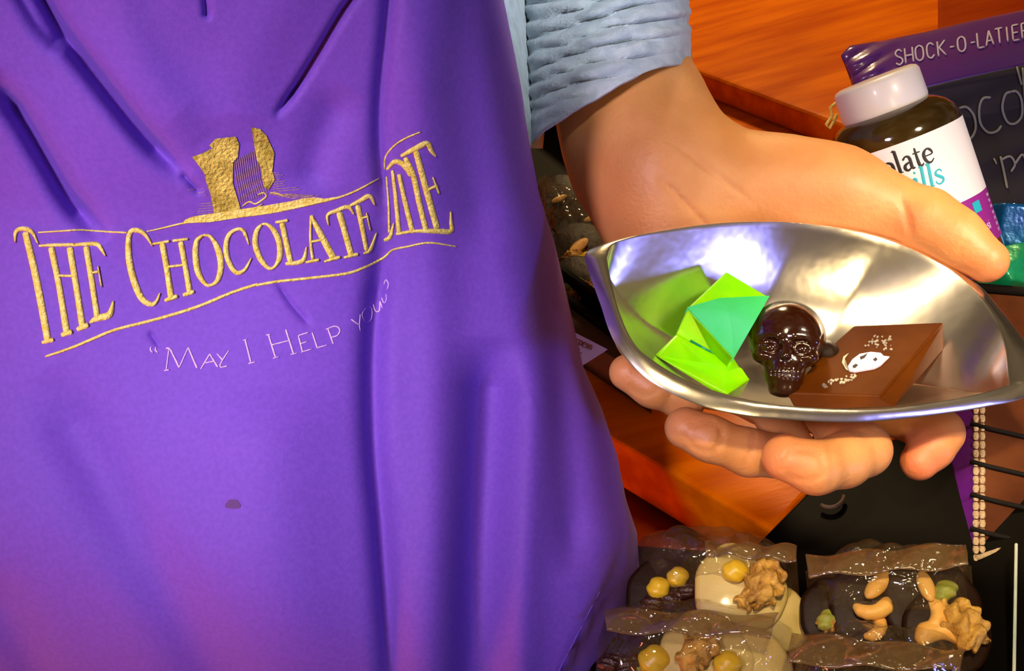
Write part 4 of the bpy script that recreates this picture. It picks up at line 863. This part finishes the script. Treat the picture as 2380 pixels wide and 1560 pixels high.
bag([(1850, 1500), (2250, 1520), (2260, 1680), (1840, 1680)], ZT+.002, .050, 'clear_bag', 'clear film bag at the bottom edge, front row right, mostly its folded flap seen', [(1840, 1468, .052), (2245, 1512, .052), (2230, 1560, .056), (1830, 1545, .056)], 4)
# ================================================================== BLACK TRAY OF WRAPPED CHOCOLATES ON THE COUNTER, left of the arm
ZK = ZC+.001
tr = empty('black_tray', PZ(1300, 600, ZK), 'black tray of bagged chocolates on the counter between apron and forearm', 'tray')
prism('tray_base', [PZ(1060, 150, ZK+.012), PZ(1480, 420, ZK+.012), PZ(1520, 790, ZK+.012), PZ(1120, 560, ZK+.012)], (0, 0, -.011), 'blackmatt', tr, bev=.001)
def wall(a, b, h_, m='black', t=.004): 
    A = PZ(*a, ZK+h_); B = PZ(*b, ZK+h_); nn = unit(np.cross(B-A, [0, 0, 1])); return prism('tray_wall', [A, B, B+nn*t, A+nn*t], (0, 0, -h_), m, tr, bev=.0008)
wall((1200, 540), (1500, 752), .040); wall((1220, 610), (1500, 812), .034); wall((1060, 80), (1500, 380), .045)
prism('front_ledge', [PZ(1220, 640, ZK+.028), PZ(1500, 835, ZK+.028), PZ(1500, 880, ZK+.028), PZ(1290, 745, ZK+.028)], (0, 0, -.028), 'brownboard', tr, bev=.001)['label'] = 'dark olive front ledge'
i = 0
for px, py, k, m_, lb in [(1350, 590, [('almond', 1345, 572, .009, .7), ('fruit', 1368, 612, .012, .3), ('pistachio', 1345, 610, .009, .3), ('walnut', 1330, 598, .008, .3)], 'dchoc', 'dark chocolate disc with pale nuts in the black tray, nearest the bowl tip'), (1310, 470, [('almond', 1300, 462, .006, .3)], 'dchoc', 'dark chocolate disc in the black tray, highest beside the apron edge'), (1380, 520, [('almond', 1372, 508, .005, .2)], 'dchoc', 'dark chocolate disc in the black tray touching the forearm outline'),
                      (1345, 672, [('pistachio', 1335, 664, .010, .3), ('fruit', 1375, 685, .009, .8), ('walnut', 1352, 678, .010, .2)], 'dchoc', 'nut topped chocolate disc in the narrow front row of the black tray')]:
    disc(px, py, ZK+.020, .026, m_, lb, k, None, (0, -.3, 1), q_=1)
b1 = bag([(1250, 430), (1450, 560), (1440, 690), (1240, 560)], ZK+.012, .034, 'clear_bag', 'clear film bag glinting in the black tray behind the bowl tip', None, 8)
b2 = bag([(1290, 640), (1430, 730), (1440, 760), (1300, 690)], ZK+.012, .030, 'clear_bag', 'narrow clear film bag in the front row of the black tray', None, 9)
# price card
cq = [PZ(1290, 748, ZC+.030), PZ(1412, 812, ZC+.030), PZ(1348, 852, ZC+.018), PZ(1270, 880, ZC+.006)]
cdp = [C(1280, 744, .660), C(1412, 812, .655), C(1349, 852, .648), C(1300, 872, .648)]
card = empty('price_card', cdp[2], 'white price card with brown printed words, between apron edge and bowl', 'card')
nC = unit(np.cross(cdp[1]-cdp[0], cdp[2]-cdp[0])); nC = nC if nC@fwd < 0 else -nC
prism('card_sheet', cdp, -nC*.0008, 'label', card, bev=0)
def csurf(px, py, lift=0.0):
    r = ray(px, py); t = ((cdp[0]-CAM)@nC)/(r@nC); return CAM+r*np.asarray(t)[..., None]+nC*(lift+.0003)
def rot_text(txt, x0, y0, sc, ang, wm=1):
    o_ = typeset(txt, 0, 0, sc, wmul=wm); ca, sa = math.cos(ang), math.sin(ang)
    return [[(x0+x*ca+y*sa, y0+x*sa-y*ca, w_) for x, y, w_ in s_] for s_ in o_]
strokes('printed_words', rot_text('rpein', 1336, 798, 19, .42)+rot_text('lc', 1338, 826, 17, .42), csurf, 'redink', card, lift=.0001, step=1.5, base=.0001)
